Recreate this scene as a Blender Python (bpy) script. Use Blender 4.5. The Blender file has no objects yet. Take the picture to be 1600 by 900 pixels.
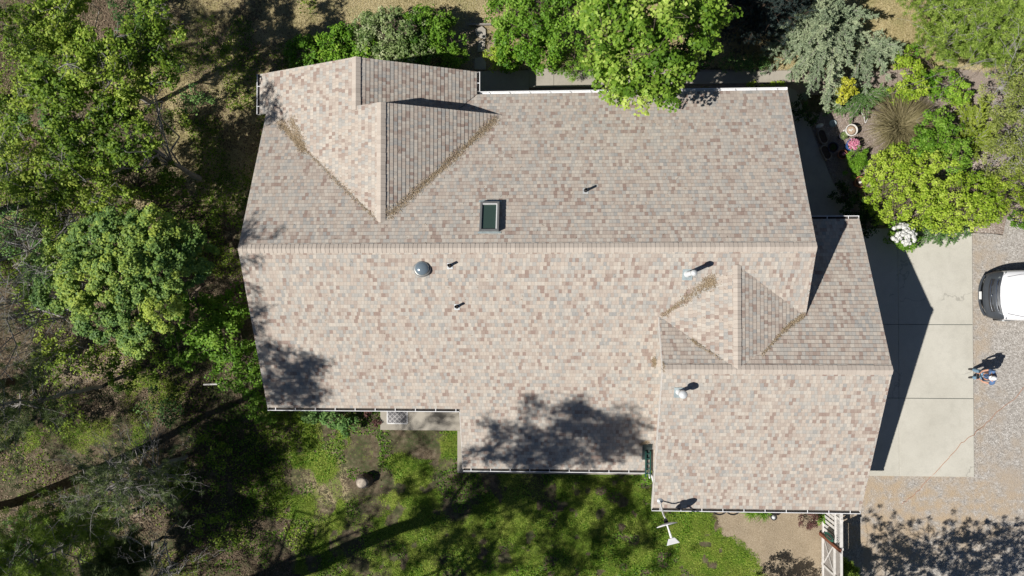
import bpy, bmesh, math, random
import numpy as np
from mathutils import Vector, Matrix
random.seed(7)
RNG = np.random.default_rng(11)
SC = bpy.context.scene
COL = SC.collection

# ------------------------------------------------------------------ camera, sky, sun, exposure
H = 28.0
FPX = 1067.0                       # focal length in pixels of a 1600 px wide picture
TA, TB = 0.013072, 0.046748        # the small tilt of the drone's camera
ca, sa, cb, sb = math.cos(TA), math.sin(TA), math.cos(TB), math.sin(TB)
RX = np.array([[1, 0, 0], [0, ca, -sa], [0, sa, ca]])
RY = np.array([[cb, 0, sb], [0, 1, 0], [-sb, 0, cb]])
RC = RY @ RX
cam_d = bpy.data.cameras.new('camera')
cam = bpy.data.objects.new('camera', cam_d)
COL.objects.link(cam)
cam.matrix_world = Matrix(RC.tolist()).to_4x4()
cam.location = (0, 0, H)
cam_d.sensor_width = 36.0
cam_d.lens = 36.0 * FPX / 1600.0
cam_d.clip_end = 3000
SC.camera = cam
KC, KS = 0.821, 0.387              # shadow run per metre of height, east and north
world = bpy.data.worlds.new('World')
SC.world = world
world.use_nodes = True
wn = world.node_tree.nodes
sky = wn.new('ShaderNodeTexSky')
sky.sky_type = 'NISHITA'
sky.sun_disc = False
sky.sun_elevation = math.radians(47.8)
sky.sun_rotation = math.atan2(-KC, -KS)
sky.air_density = 0.62
sky.dust_density = 0.3
sky.altitude = 900
world.node_tree.links.new(sky.outputs[0], wn['Background'].inputs[0])
wn['Background'].inputs[1].default_value = 0.05
sun_d = bpy.data.lights.new('sun', 'SUN')
sun = bpy.data.objects.new('sun', sun_d)
COL.objects.link(sun)
sun.rotation_euler = Vector((KC, KS, -1)).to_track_quat('-Z', 'Y').to_euler()
sun.location = (-30, -15, 40)
sun_d.energy = 5.0
sun_d.angle = math.radians(0.55)
sun_d.color = (1.0, 0.96, 0.905)
SC.view_settings.view_transform = 'Standard'
SC.view_settings.look = 'None'
SC.view_settings.gamma = 1.0
SC.view_settings.exposure = 0.17


def at(px, py, z=0.0):
    """point at height z that the photograph shows at pixel px, py"""
    v = RC @ np.array([(px - 800) / FPX, (450 - py) / FPX, -1.0])
    t = (z - H) / v[2]
    return np.array([0, 0, H]) + t * v


def topx(x, y, z=0.0):
    w = np.stack([np.asarray(x, float), np.asarray(y, float), np.broadcast_to(np.asarray(z, float) - H, np.shape(x))], -1)
    v = w @ RC
    return 800 + FPX * v[..., 0] / -v[..., 2], 450 - FPX * v[..., 1] / -v[..., 2]


def mpp(z):
    return (H - z) / FPX


# ------------------------------------------------------------------ tagging helpers
def tag(o, label=None, cat=None, group=None, kind=None):
    if label: o['label'] = label
    if cat: o['category'] = cat
    if group: o['group'] = group
    if kind: o['kind'] = kind
    return o


def thing(name, label, cat, loc=(0, 0, 0), rz=0, group=None):
    o = bpy.data.objects.new(name, None)
    o.empty_display_size = 0.2
    COL.objects.link(o)
    o.location = loc
    o.rotation_euler = (0, 0, rz)
    return tag(o, label, cat, group)


def mesh_obj(name, me, mats, parent=None):
    o = bpy.data.objects.new(name, me)
    for m in (mats if isinstance(mats, (list, tuple)) else [mats]):
        me.materials.append(m)
    COL.objects.link(o)
    if parent is not None:
        o.parent = parent
    return o


def from_bm(name, bm, mats, parent=None, smooth=False):
    me = bpy.data.meshes.new(name)
    bm.normal_update()
    bm.to_mesh(me)
    bm.free()
    if smooth:
        me.polygons.foreach_set('use_smooth', [True] * len(me.polygons))
    return mesh_obj(name, me, mats, parent)


def np_mesh(name, verts, faces, nper, attrs=None, smooth=False):
    """faces: (n, nper) int array of equal size polygons"""
    me = bpy.data.meshes.new(name)
    verts = np.ascontiguousarray(verts, np.float32)
    faces = np.ascontiguousarray(faces, np.int32)
    me.vertices.add(len(verts))
    me.vertices.foreach_set('co', verts.ravel())
    me.loops.add(faces.size)
    me.loops.foreach_set('vertex_index', faces.ravel())
    me.polygons.add(len(faces))
    me.polygons.foreach_set('loop_start', np.arange(0, faces.size, nper, dtype=np.int32))
    me.polygons.foreach_set('loop_total', np.full(len(faces), nper, np.int32))
    if smooth:
        me.polygons.foreach_set('use_smooth', np.ones(len(faces), bool))
    me.update(calc_edges=True)
    if attrs:
        for k, (dom, arr) in attrs.items():
            a = me.attributes.new(k, 'FLOAT', dom)
            a.data.foreach_set('value', np.ascontiguousarray(arr, np.float32))
    return me


# ------------------------------------------------------------------ material helpers
class NT:
    def __init__(self, name):
        self.m = bpy.data.materials.new(name)
        self.m.use_nodes = True
        self.t = self.m.node_tree
        self.t.nodes.clear()
        self.out = self.n('ShaderNodeOutputMaterial')

    def n(self, typ, **kw):
        nd = self.t.nodes.new(typ)
        for k, v in kw.items():
            setattr(nd, k, v)
        return nd

    def l(self, a, b):
        self.t.links.new(a, b)

    def put(self, sock, v):
        if hasattr(v, 'node'):
            self.l(v, sock)
        elif isinstance(v, (tuple, list)) and len(v) == 3 and sock.type == 'RGBA':
            sock.default_value = (*v, 1)
        else:
            sock.default_value = v

    def math(self, op, a, b=0.0, c=None, clamp=False):
        nd = self.n('ShaderNodeMath', operation=op)
        nd.use_clamp = clamp
        self.put(nd.inputs[0], a)
        self.put(nd.inputs[1], b)
        if c is not None: self.put(nd.inputs[2], c)
        return nd.outputs[0]

    def mix(self, f, a, b, blend='MIX'):
        nd = self.n('ShaderNodeMix', data_type='RGBA', blend_type=blend)
        self.put(nd.inputs[0], f)
        self.put(nd.inputs[6], a)
        self.put(nd.inputs[7], b)
        return nd.outputs[2]

    def noise(self, scale, detail=3, rough=0.55, vec=None, w=None, out=0):
        nd = self.n('ShaderNodeTexNoise')
        nd.inputs['Scale'].default_value = scale
        nd.inputs['Detail'].default_value = detail
        nd.inputs['Roughness'].default_value = rough
        if vec is not None: self.l(vec, nd.inputs['Vector'])
        return nd.outputs[out]

    def ramp(self, fac, stops, interp='LINEAR'):
        nd = self.n('ShaderNodeValToRGB')
        cr = nd.color_ramp
        cr.interpolation = interp
        while len(cr.elements) < len(stops):
            cr.elements.new(0.5)
        for e, (p, c) in zip(cr.elements, stops):
            e.position = p
            e.color = (*c, 1) if len(c) == 3 else c
        self.put(nd.inputs[0], fac)
        return nd.outputs[0]

    def rng(self, v, a, b, c=0.0, d=1.0):
        nd = self.n('ShaderNodeMapRange')
        nd.clamp = True
        self.put(nd.inputs[0], v)
        for i, q in enumerate((a, b, c, d)):
            nd.inputs[i + 1].default_value = q
        return nd.outputs[0]

    def coord(self):
        return self.n('ShaderNodeNewGeometry').outputs['Position']

    def obj(self):
        return self.n('ShaderNodeTexCoord').outputs['Object']

    def attr(self, name):
        return self.n('ShaderNodeAttribute', attribute_name=name).outputs['Fac']

    def bsdf(self, color, rough=0.8, metal=0.0, bump=None, bstr=0.3, bdist=0.02, spec=0.3, trans=0.0, coat=0.0):
        b = self.n('ShaderNodeBsdfPrincipled')
        self.put(b.inputs['Base Color'], color)
        self.put(b.inputs['Roughness'], rough)
        self.put(b.inputs['Metallic'], metal)
        b.inputs['Specular IOR Level'].default_value = spec
        b.inputs['Coat Weight'].default_value = coat
        if bump is not None:
            bn = self.n('ShaderNodeBump')
            bn.inputs['Strength'].default_value = bstr
            bn.inputs['Distance'].default_value = bdist
            self.l(bump, bn.inputs['Height'])
            self.l(bn.outputs[0], b.inputs['Normal'])
        if trans > 0:
            tr = self.n('ShaderNodeBsdfTranslucent')
            self.put(tr.inputs[0], color)
            mx = self.n('ShaderNodeMixShader')
            mx.inputs[0].default_value = trans
            self.l(b.outputs[0], mx.inputs[1])
            self.l(tr.outputs[0], mx.inputs[2])
            self.l(mx.outputs[0], self.out.inputs[0])
        else:
            self.l(b.outputs[0], self.out.inputs[0])
        return self.m


def plain(name, col, rough=0.6, metal=0.0, var=0.12, scale=6.0, spec=0.3, coat=0.0, bstr=0.1):
    t = NT(name)
    f = t.noise(scale, 4, 0.6, t.obj())
    c = t.mix(t.rng(f, 0.3, 0.7), tuple(x * (1 - var) for x in col), tuple(min(1, x * (1 + var)) for x in col))
    return t.bsdf(c, rough, metal, f, bstr, 0.01, spec, coat=coat)


def leaf_mat(name, dark, mid, light, trans=0.3, rough=0.55):
    t = NT(name)
    f = t.attr('tint')
    c = t.ramp(f, [(0.0, dark), (0.5, mid), (1.0, light)])
    return t.bsdf(c, rough, spec=0.25, trans=trans)


def shingle_mat():
    """laminated asphalt shingles; uv are metres along the eave and up the slope"""
    t = NT('shingles')
    uv = t.n('ShaderNodeUVMap', uv_map='UVMap').outputs[0]
    sp = t.n('ShaderNodeSeparateXYZ')
    t.l(uv, sp.inputs[0])
    row = t.math('FLOOR', t.math('DIVIDE', sp.outputs[1], 0.143))
    cx = t.n('ShaderNodeCombineXYZ')
    t.l(row, cx.inputs[0])
    cx.inputs[1].default_value = 3.7
    wr = t.n('ShaderNodeTexWhiteNoise', noise_dimensions='2D')
    t.l(cx.outputs[0], wr.inputs['Vector'])
    # uneven tab widths: warp u with a per-row offset and a slow noise
    nv = t.n('ShaderNodeCombineXYZ')
    t.l(t.math('MULTIPLY', sp.outputs[0], 3.1), nv.inputs[0])
    t.l(t.math('MULTIPLY', row, 7.31), nv.inputs[1])
    nz = t.noise(1.0, 1, 0.5, nv.outputs[0])
    u2 = t.math('ADD', t.math('ADD', sp.outputs[0], t.math('MULTIPLY', wr.outputs[0], 7.0)), t.math('MULTIPLY', nz, 0.11))
    q = t.math('DIVIDE', u2, 0.118)
    colu = t.math('FLOOR', q)
    fu = t.math('FRACT', q)
    fv = t.math('FRACT', t.math('DIVIDE', sp.outputs[1], 0.143))
    cc = t.n('ShaderNodeCombineXYZ')
    t.l(colu, cc.inputs[0])
    t.l(row, cc.inputs[1])
    wc = t.n('ShaderNodeTexWhiteNoise', noise_dimensions='2D')
    t.l(cc.outputs[0], wc.inputs['Vector'])
    big = t.noise(0.55, 3, 0.5, uv)
    bigger = t.noise(1.9, 2, 0.5, uv)
    v = t.math('ADD', wc.outputs[0], t.math('MULTIPLY', t.math('SUBTRACT', big, 0.5), 0.34))
    v = t.math('ADD', v, t.math('MULTIPLY', t.math('SUBTRACT', bigger, 0.5), 0.16), clamp=True)
    c = t.ramp(v, [(0.0, (0.255, 0.155, 0.122)), (0.08, (0.31, 0.22, 0.178)), (0.15, (0.40, 0.327, 0.275)), (0.34, (0.485, 0.41, 0.342)),
                   (0.50, (0.555, 0.478, 0.395)), (0.64, (0.38, 0.375, 0.35)), (0.76, (0.61, 0.545, 0.46)), (0.90, (0.42, 0.41, 0.375)), (1.0, (0.29, 0.30, 0.295))])
    fine = t.noise(60, 2, 0.7, uv)
    c = t.mix(0.36, c, t.ramp(fine, [(0.3, (0.17, 0.145, 0.125)), (0.7, (0.68, 0.62, 0.55))]))
    # dark slots between tabs; each course's butt edge gets a painted shadow line
    ju = t.math('LESS_THAN', fu, 0.07)
    butt_shade = t.math('LESS_THAN', fv, 0.10)
    j = t.math('MAXIMUM', t.math('MULTIPLY', ju, 0.42), t.math('MULTIPLY', butt_shade, 0.24))
    c = t.mix(j, c, (0.11, 0.085, 0.07))
    hgt = t.math('ADD', t.math('MULTIPLY', wc.outputs[0], 0.5), t.math('MULTIPLY', fine, 0.5))
    return t.bsdf(c, 0.92, bump=hgt, bstr=0.5, bdist=0.008, spec=0.12)


def cap_mat():
    t = NT('ridge_shingles')
    uv = t.n('ShaderNodeUVMap', uv_map='UVMap').outputs[0]
    sp = t.n('ShaderNodeSeparateXYZ')
    t.l(uv, sp.inputs[0])
    k = t.math('DIVIDE', sp.outputs[0], 0.15)
    wc = t.n('ShaderNodeTexWhiteNoise', noise_dimensions='1D')
    t.l(t.math('FLOOR', k), wc.inputs['W'])
    c = t.ramp(wc.outputs[0], [(0, (0.43, 0.375, 0.32)), (0.5, (0.475, 0.42, 0.36)), (1, (0.52, 0.46, 0.395))])
    f = t.noise(50, 2, 0.7, uv)
    c = t.mix(0.2, c, t.ramp(f, [(0.3, (0.2, 0.16, 0.14)), (0.7, (0.7, 0.62, 0.54))]))
    c = t.mix(t.math('MULTIPLY', t.math('LESS_THAN', t.math('FRACT', k), 0.09), 0.5), c, (0.12, 0.09, 0.07))
    return t.bsdf(c, 0.92, bump=f, bstr=0.3, bdist=0.006, spec=0.12)


def concrete_mat(name, a, b, crack=0.0, stain=0.25):
    t = NT(name)
    p = t.coord()
    big = t.noise(0.55, 5, 0.6, p)
    med = t.noise(3.5, 5, 0.65, p)
    fin = t.noise(45, 3, 0.7, p)
    c = t.mix(t.rng(big, 0.32, 0.68), a, b)
    c = t.mix(t.math('MULTIPLY', t.rng(med, 0.48, 0.72), stain), c, tuple(x * 0.62 for x in a))
    c = t.mix(0.22, c, t.ramp(fin, [(0.3, tuple(x * 0.7 for x in a)), (0.7, tuple(min(1, x * 1.35) for x in b))]))
    if crack > 0:
        wv = t.n('ShaderNodeVectorMath', operation='ADD')
        t.l(p, wv.inputs[0])
        sc = t.n('ShaderNodeVectorMath', operation='SCALE')
        t.l(t.noise(0.9, 4, 0.6, p, out=1), sc.inputs[0])
        sc.inputs['Scale'].default_value = 1.3
        t.l(sc.outputs[0], wv.inputs[1])
        vo = t.n('ShaderNodeTexVoronoi', feature='DISTANCE_TO_EDGE')
        vo.inputs['Scale'].default_value = 0.26
        t.l(wv.outputs[0], vo.inputs['Vector'])
        ck = t.math('MULTIPLY', t.math('LESS_THAN', vo.outputs[0], 0.0045), t.math('GREATER_THAN', t.noise(0.5, 2, 0.5, p), 0.47))
        c = t.mix(t.math('MULTIPLY', ck, crack), c, (0.10, 0.09, 0.08))
    return t.bsdf(c, 0.88, bump=fin, bstr=0.25, bdist=0.006, spec=0.2)


def ground_mat():
    """forest floor, dry grass, green lawn, bare tan soil and mulch blended by painted zones"""
    t = NT('ground_soil')
    p = t.coord()
    n1 = t.noise(1.1, 6, 0.62, p)
    n2 = t.noise(5.5, 5, 0.65, p)
    n3 = t.noise(22, 4, 0.7, p)
    n4 = t.noise(70, 2, 0.7, p)
    st = t.n('ShaderNodeMapping')
    st.inputs['Scale'].default_value = (60, 16, 16)
    st.inputs['Rotation'].default_value = (0, 0, 0.6)
    t.l(p, st.inputs[0])
    n5 = t.noise(1.0, 3, 0.6, st.outputs[0])
    # forest floor
    c = t.ramp(n2, [(0.28, (0.05, 0.036, 0.024)), (0.46, (0.12, 0.085, 0.058)), (0.6, (0.20, 0.15, 0.105)), (0.75, (0.32, 0.25, 0.185))])
    c = t.mix(t.rng(n3, 0.42, 0.68), c, t.ramp(n3, [(0.4, (0.05, 0.06, 0.022)), (0.75, (0.30, 0.25, 0.18))]))
    c = t.mix(t.math('MULTIPLY', t.rng(n1, 0.42, 0.60), t.rng(n3, 0.36, 0.6)), c, (0.055, 0.088, 0.028))
    # dry grass
    d = t.ramp(n3, [(0.25, (0.20, 0.165, 0.07)), (0.45, (0.38, 0.315, 0.155)), (0.6, (0.50, 0.42, 0.24)), (0.78, (0.64, 0.56, 0.37))])
    d = t.mix(t.rng(n1, 0.48, 0.64, 0, 0.7), d, t.ramp(n3, [(0.3, (0.12, 0.13, 0.035)), (0.7, (0.30, 0.30, 0.11))]))
    d = t.mix(t.math('MULTIPLY', t.rng(n5, 0.4, 0.7), 0.35), d, (0.60, 0.53, 0.36))
    # green lawn
    g = t.ramp(n3, [(0.25, (0.02, 0.05, 0.006)), (0.48, (0.07, 0.145, 0.014)), (0.62, (0.14, 0.23, 0.025)), (0.8, (0.28, 0.34, 0.08))])
    g = t.mix(t.rng(n1, 0.42, 0.60, 0, 0.7), g, t.ramp(n2, [(0.35, (0.15, 0.17, 0.03)), (0.65, (0.24, 0.25, 0.06))]))
    # tan soil
    s = t.ramp(n3, [(0.25, (0.22, 0.17, 0.11)), (0.5, (0.37, 0.30, 0.21)), (0.75, (0.52, 0.44, 0.33))])
    s = t.mix(t.rng(n2, 0.42, 0.7, 0, 0.5), s, (0.30, 0.235, 0.16))
    # mulch
    m = t.ramp(n4, [(0.25, (0.14, 0.105, 0.085)), (0.5, (0.33, 0.27, 0.23)), (0.75, (0.58, 0.51, 0.45))])
    m = t.mix(t.rng(n2, 0.45, 0.7, 0, 0.5), m, (0.30, 0.235, 0.18))
    edge = t.math('ADD', t.math('MULTIPLY', t.math('SUBTRACT', n2, 0.5), 1.1), t.math('MULTIPLY', t.math('SUBTRACT', n3, 0.5), 0.9))
    for nm, cc in (('z_dry', d), ('z_mulch', m), ('z_tan', s), ('z_green', g)):
        w = t.rng(t.math('ADD', t.attr(nm), t.math('MULTIPLY', edge, 0.9)), 0.42, 0.62)
        c = t.mix(w, c, cc)
    hh = t.math('ADD', n3, t.math('MULTIPLY', n4, 0.6))
    return t.bsdf(c, 0.95, bump=hh, bstr=0.75, bdist=0.035, spec=0.1)


def gravel_mat():
    t = NT('gravel')
    p = t.coord()
    v = t.n('ShaderNodeTexVoronoi')
    v.inputs['Scale'].default_value = 26
    t.l(p, v.inputs['Vector'])
    sp = t.n('ShaderNodeSeparateColor')
    t.l(v.outputs['Color'], sp.inputs[0])
    big = t.noise(0.4, 5, 0.6, p)
    med = t.noise(2.2, 5, 0.6, p)
    fin = t.noise(40, 3, 0.7, p)
    c = t.ramp(sp.outputs[0], [(0, (0.20, 0.185, 0.165)), (0.35, (0.34, 0.32, 0.29)), (0.7, (0.46, 0.435, 0.395)), (1, (0.67, 0.65, 0.61))])
    c = t.mix(0.35, c, t.ramp(fin, [(0.3, (0.19, 0.17, 0.145)), (0.7, (0.55, 0.50, 0.45))]))
    w = t.math('MULTIPLY', t.rng(t.math('ADD', big, t.math('MULTIPLY', t.math('SUBTRACT', med, 0.5), 0.6)), 0.47, 0.64), 0.75)
    c = t.mix(w, c, t.mix(fin, (0.27, 0.22, 0.165), (0.52, 0.45, 0.37)))
    w2 = t.math('MULTIPLY', t.attr('z_litter'), t.rng(med, 0.36, 0.62))
    c = t.mix(w2, c, t.mix(fin, (0.30, 0.22, 0.14), (0.58, 0.47, 0.34)))
    return t.bsdf(c, 0.93, bump=t.math('ADD', v.outputs['Distance'], fin), bstr=0.6, bdist=0.02, spec=0.15)


M = {}
M['shingle'] = shingle_mat()
M['cap'] = cap_mat()
M['drive'] = concrete_mat('driveway_concrete', (0.47, 0.45, 0.385), (0.56, 0.54, 0.47), crack=0.3)
M['walk'] = concrete_mat('path_concrete', (0.33, 0.30, 0.25), (0.42, 0.39, 0.33), stain=0.4)
M['stone'] = concrete_mat('flagstone', (0.32, 0.30, 0.26), (0.46, 0.42, 0.36), stain=0.5)
M['ground'] = ground_mat()
M['gravel'] = gravel_mat()
M['white'] = plain('white_paint', (0.78, 0.78, 0.77), 0.45, var=0.05)
M['gutter'] = plain('white_gutter', (0.80, 0.80, 0.80), 0.4, var=0.06, scale=3)
M['rake'] = plain('rake_board_paint', (0.56, 0.53, 0.49), 0.6, var=0.1)
M['trough_fill'] = plain('dark_trough_fill', (0.05, 0.045, 0.04), 0.95, var=0.4, scale=8)
M['siding'] = plain('siding', (0.42, 0.38, 0.33), 0.8, var=0.06)
M['soffit'] = plain('soffit', (0.5, 0.48, 0.45), 0.8, var=0.05)
M['bark'] = plain('bark', (0.13, 0.10, 0.078), 0.95, var=0.45, scale=9, bstr=0.8)
M['pbark'] = plain('pine_bark', (0.10, 0.07, 0.05), 0.95, var=0.5, scale=7, bstr=0.8)
M['twig'] = plain('grey_twig', (0.30, 0.275, 0.25), 0.9, var=0.25, scale=5)
M['deadtwig'] = plain('dead_twig', (0.30, 0.285, 0.265), 0.9, var=0.25, scale=5)
M['black'] = plain('black_rubber', (0.02, 0.02, 0.021), 0.6, var=0.2)
M['blackpipe'] = plain('black_pipe', (0.018, 0.017, 0.018), 0.5, var=0.2)
M['galv'] = plain('galvanised', (0.52, 0.56, 0.58), 0.35, metal=0.6, var=0.15)
M['galvw'] = plain('painted_vent', (0.66, 0.68, 0.68), 0.4, metal=0.15, var=0.08)
M['flash'] = plain('lead_flashing', (0.36, 0.42, 0.43), 0.6, metal=0.2, var=0.2)
M['carpaint'] = plain('white_car_paint', (0.82, 0.82, 0.83), 0.25, var=0.01, coat=0.6, spec=0.5, bstr=0.0)
M['plastic'] = plain('dark_bumper_plastic', (0.045, 0.052, 0.062), 0.45, var=0.1, spec=0.4)
M['chrome'] = plain('chrome', (0.7, 0.72, 0.74), 0.15, metal=1.0, var=0.03)
M['greenfib'] = plain('green_fibreglass', (0.022, 0.075, 0.062), 0.45, var=0.1)
M['mat'] = plain('rubber_mat', (0.055, 0.075, 0.072), 0.8, var=0.25)
M['redwood'] = plain('red_stained_wood', (0.19, 0.07, 0.04), 0.7, var=0.3)
M['fence'] = plain('weathered_white_wood', (0.62, 0.60, 0.57), 0.75, var=0.15)
M['fencegrey'] = plain('grey_fence_board', (0.30, 0.275, 0.25), 0.85, var=0.2)
M['terra'] = plain('terracotta', (0.40, 0.16, 0.09), 0.8, var=0.2)
M['potwhite'] = plain('white_pot', (0.72, 0.70, 0.65), 0.6, var=0.08)
M['potblue'] = plain('blue_glaze', (0.05, 0.12, 0.32), 0.25, var=0.2, spec=0.5)
M['potdark'] = plain('dark_pot', (0.05, 0.05, 0.07), 0.5, var=0.2)
M['potrim'] = plain('planter_rim', (0.30, 0.24, 0.19), 0.7, var=0.2)
M['soil'] = plain('potting_soil', (0.075, 0.05, 0.036), 0.95, var=0.4, scale=30)
M['soilpale'] = plain('dry_pot_soil', (0.42, 0.31, 0.22), 0.95, var=0.3, scale=30)
M['hose'] = plain('orange_cord', (0.46, 0.27, 0.19), 0.6, var=0.1)
M['wood'] = plain('grey_stump_wood', (0.42, 0.36, 0.29), 0.85, var=0.25, scale=12)
M['darkgreen'] = plain('dark_green_hose', (0.012, 0.10, 0.07), 0.5, var=0.2)
t = NT('skylight_glass')
b = t.bsdf((0.045, 0.075, 0.06), 0.06, spec=0.8, coat=0.5)
M['skyglass'] = b
t = NT('solar_dome')
M['dome'] = t.bsdf(t.mix(t.noise(3, 2, 0.5, t.obj()), (0.17, 0.22, 0.26), (0.24, 0.30, 0.34)), 0.15, metal=0.3, spec=0.8, coat=0.7)
t = NT('car_glass')
M['carglass'] = t.bsdf((0.015, 0.018, 0.02), 0.05, spec=0.7)
t = NT('lamp_lens')
M['lens'] = t.bsdf((0.35, 0.38, 0.42), 0.08, metal=0.5, spec=0.8)
M['skylightframe'] = plain('bronze_grey_frame', (0.27, 0.27, 0.26), 0.4, metal=0.4, var=0.06)
# foliage
M['lf_maple'] = leaf_mat('maple_leaves', (0.09, 0.19, 0.015), (0.23, 0.38, 0.04), (0.50, 0.62, 0.13))
M['lf_forest'] = leaf_mat('woodland_leaves', (0.06, 0.13, 0.014), (0.20, 0.32, 0.03), (0.46, 0.56, 0.09))
M['lf_yellow'] = leaf_mat('chartreuse_leaves', (0.14, 0.25, 0.015), (0.34, 0.48, 0.04), (0.58, 0.68, 0.12))
M['lf_gold'] = leaf_mat('golden_leaves', (0.28, 0.30, 0.02), (0.52, 0.53, 0.05), (0.70, 0.68, 0.12))
M['lf_green'] = leaf_mat('shrub_leaves', (0.05, 0.13, 0.010), (0.14, 0.29, 0.022), (0.30, 0.47, 0.07))
M['lf_fresh'] = leaf_mat('fresh_leaves', (0.06, 0.16, 0.01), (0.15, 0.32, 0.022), (0.34, 0.52, 0.06))
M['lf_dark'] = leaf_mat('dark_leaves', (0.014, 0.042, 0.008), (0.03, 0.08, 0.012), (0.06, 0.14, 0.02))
M['lf_pale'] = leaf_mat('variegated_leaves', (0.07, 0.14, 0.03), (0.24, 0.33, 0.11), (0.56, 0.60, 0.36))
M['lf_maple2'] = leaf_mat('broad_maple_leaves', (0.11, 0.22, 0.065), (0.22, 0.35, 0.075), (0.46, 0.56, 0.09))
M['lf_olive'] = leaf_mat('olive_leaves', (0.12, 0.15, 0.03), (0.27, 0.33, 0.07), (0.45, 0.48, 0.16))
M['nd_blue'] = leaf_mat('blue_juniper_needles', (0.15, 0.215, 0.12), (0.35, 0.44, 0.27), (0.58, 0.64, 0.40), 0.25, 0.7)
M['nd_darkblue'] = leaf_mat('dark_spruce_needles', (0.018, 0.032, 0.03), (0.04, 0.065, 0.06), (0.085, 0.12, 0.10), 0.1, 0.7)
M['nd_green'] = leaf_mat('pine_needles_green', (0.11, 0.18, 0.025), (0.27, 0.40, 0.06), (0.48, 0.60, 0.14), 0.3, 0.65)
M['nd_pale'] = leaf_mat('pale_pine_needles', (0.07, 0.115, 0.045), (0.17, 0.235, 0.085), (0.32, 0.38, 0.16), 0.25, 0.65)
M['nd_lime'] = leaf_mat('lime_juniper_needles', (0.12, 0.19, 0.015), (0.29, 0.40, 0.03), (0.48, 0.55, 0.08), 0.3, 0.65)
M['nd_moss'] = leaf_mat('low_juniper_needles', (0.05, 0.12, 0.03), (0.12, 0.25, 0.06), (0.24, 0.38, 0.11), 0.2, 0.65)
M['gr_dry'] = leaf_mat('dry_grass_blades', (0.28, 0.235, 0.10), (0.50, 0.425, 0.22), (0.72, 0.64, 0.42), 0.2, 0.8)
M['gr_green'] = leaf_mat('lawn_blades', (0.06, 0.12, 0.012), (0.22, 0.33, 0.03), (0.50, 0.56, 0.12), 0.12, 0.7)
M['gr_orn'] = leaf_mat('ornamental_blades', (0.10, 0.085, 0.04), (0.22, 0.19, 0.09), (0.40, 0.34, 0.20), 0.2, 0.7)
M['litter'] = leaf_mat('fallen_needles', (0.19, 0.135, 0.08), (0.37, 0.285, 0.18), (0.54, 0.44, 0.31), 0.0, 0.9)
M['petal_w'] = leaf_mat('white_petals', (0.62, 0.64, 0.55), (0.78, 0.78, 0.74), (0.85, 0.85, 0.83), 0.2, 0.6)
M['petal_p'] = leaf_mat('pink_petals', (0.55, 0.12, 0.24), (0.72, 0.28, 0.40), (0.84, 0.58, 0.64), 0.2, 0.6)
M['burgundy'] = leaf_mat('burgundy_leaves', (0.06, 0.022, 0.022), (0.14, 0.065, 0.055), (0.24, 0.14, 0.11), 0.15, 0.7)
M['mulchchip'] = leaf_mat('bark_chips', (0.14, 0.105, 0.085), (0.34, 0.28, 0.24), (0.62, 0.56, 0.50), 0.0, 0.9)
M['litterdark'] = leaf_mat('leaf_litter', (0.06, 0.045, 0.03), (0.17, 0.12, 0.08), (0.36, 0.28, 0.19), 0.0, 0.9)


# ------------------------------------------------------------------ geometry helpers
def add_box(bm, x0, x1, y0, y1, z0, z1, mi=0):
    vs = [bm.verts.new(p) for p in ((x0, y0, z0), (x1, y0, z0), (x1, y1, z0), (x0, y1, z0), (x0, y0, z1), (x1, y0, z1), (x1, y1, z1), (x0, y1, z1))]
    for f in ((3, 2, 1, 0), (4, 5, 6, 7), (0, 1, 5, 4), (1, 2, 6, 5), (2, 3, 7, 6), (3, 0, 4, 7)):
        bm.faces.new([vs[i] for i in f]).material_index = mi
    return vs


def add_beam(bm, p0, p1, w, h, up=(0, 0, 1), mi=0):
    p0, p1 = Vector(p0), Vector(p1)
    d = (p1 - p0).normalized()
    s = d.cross(Vector(up))
    if s.length < 1e-4: s = d.cross(Vector((1, 0, 0)))
    s.normalize()
    u = s.cross(d).normalized()
    vs = []
    for p in (p0, p1):
        for a, b_ in ((-1, -1), (1, -1), (1, 1), (-1, 1)):
            vs.append(bm.verts.new(p + s * a * w / 2 + u * b_ * h / 2))
    for f in ((0, 1, 2, 3), (7, 6, 5, 4), (0, 4, 5, 1), (1, 5, 6, 2), (2, 6, 7, 3), (3, 7, 4, 0)):
        bm.faces.new([vs[i] for i in f]).material_index = mi


def add_tube(bm, pts, rad, seg=10, cap=True, mi=0):
    pts = [Vector(p) for p in pts]
    if not hasattr(rad, '__len__'): rad = [rad] * len(pts)
    rings = []
    prev = None
    for i, p in enumerate(pts):
        d = (pts[min(i + 1, len(pts) - 1)] - pts[max(i - 1, 0)])
        if d.length < 1e-6: d = Vector((0, 0, 1))
        d.normalize()
        if prev is None:
            s = d.orthogonal().normalized()
        else:
            s = prev - d * prev.dot(d)
            s.normalize()
        prev = s
        u = d.cross(s)
        rings.append([bm.verts.new(p + (s * math.cos(a) + u * math.sin(a)) * rad[i]) for a in [2 * math.pi * k / seg for k in range(seg)]])
    for a, b_ in zip(rings, rings[1:]):
        for k in range(seg):
            bm.faces.new((a[k], a[(k + 1) % seg], b_[(k + 1) % seg], b_[k])).material_index = mi
    if cap:
        bm.faces.new(rings[0][::-1]).material_index = mi
        bm.faces.new(rings[-1]).material_index = mi


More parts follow.
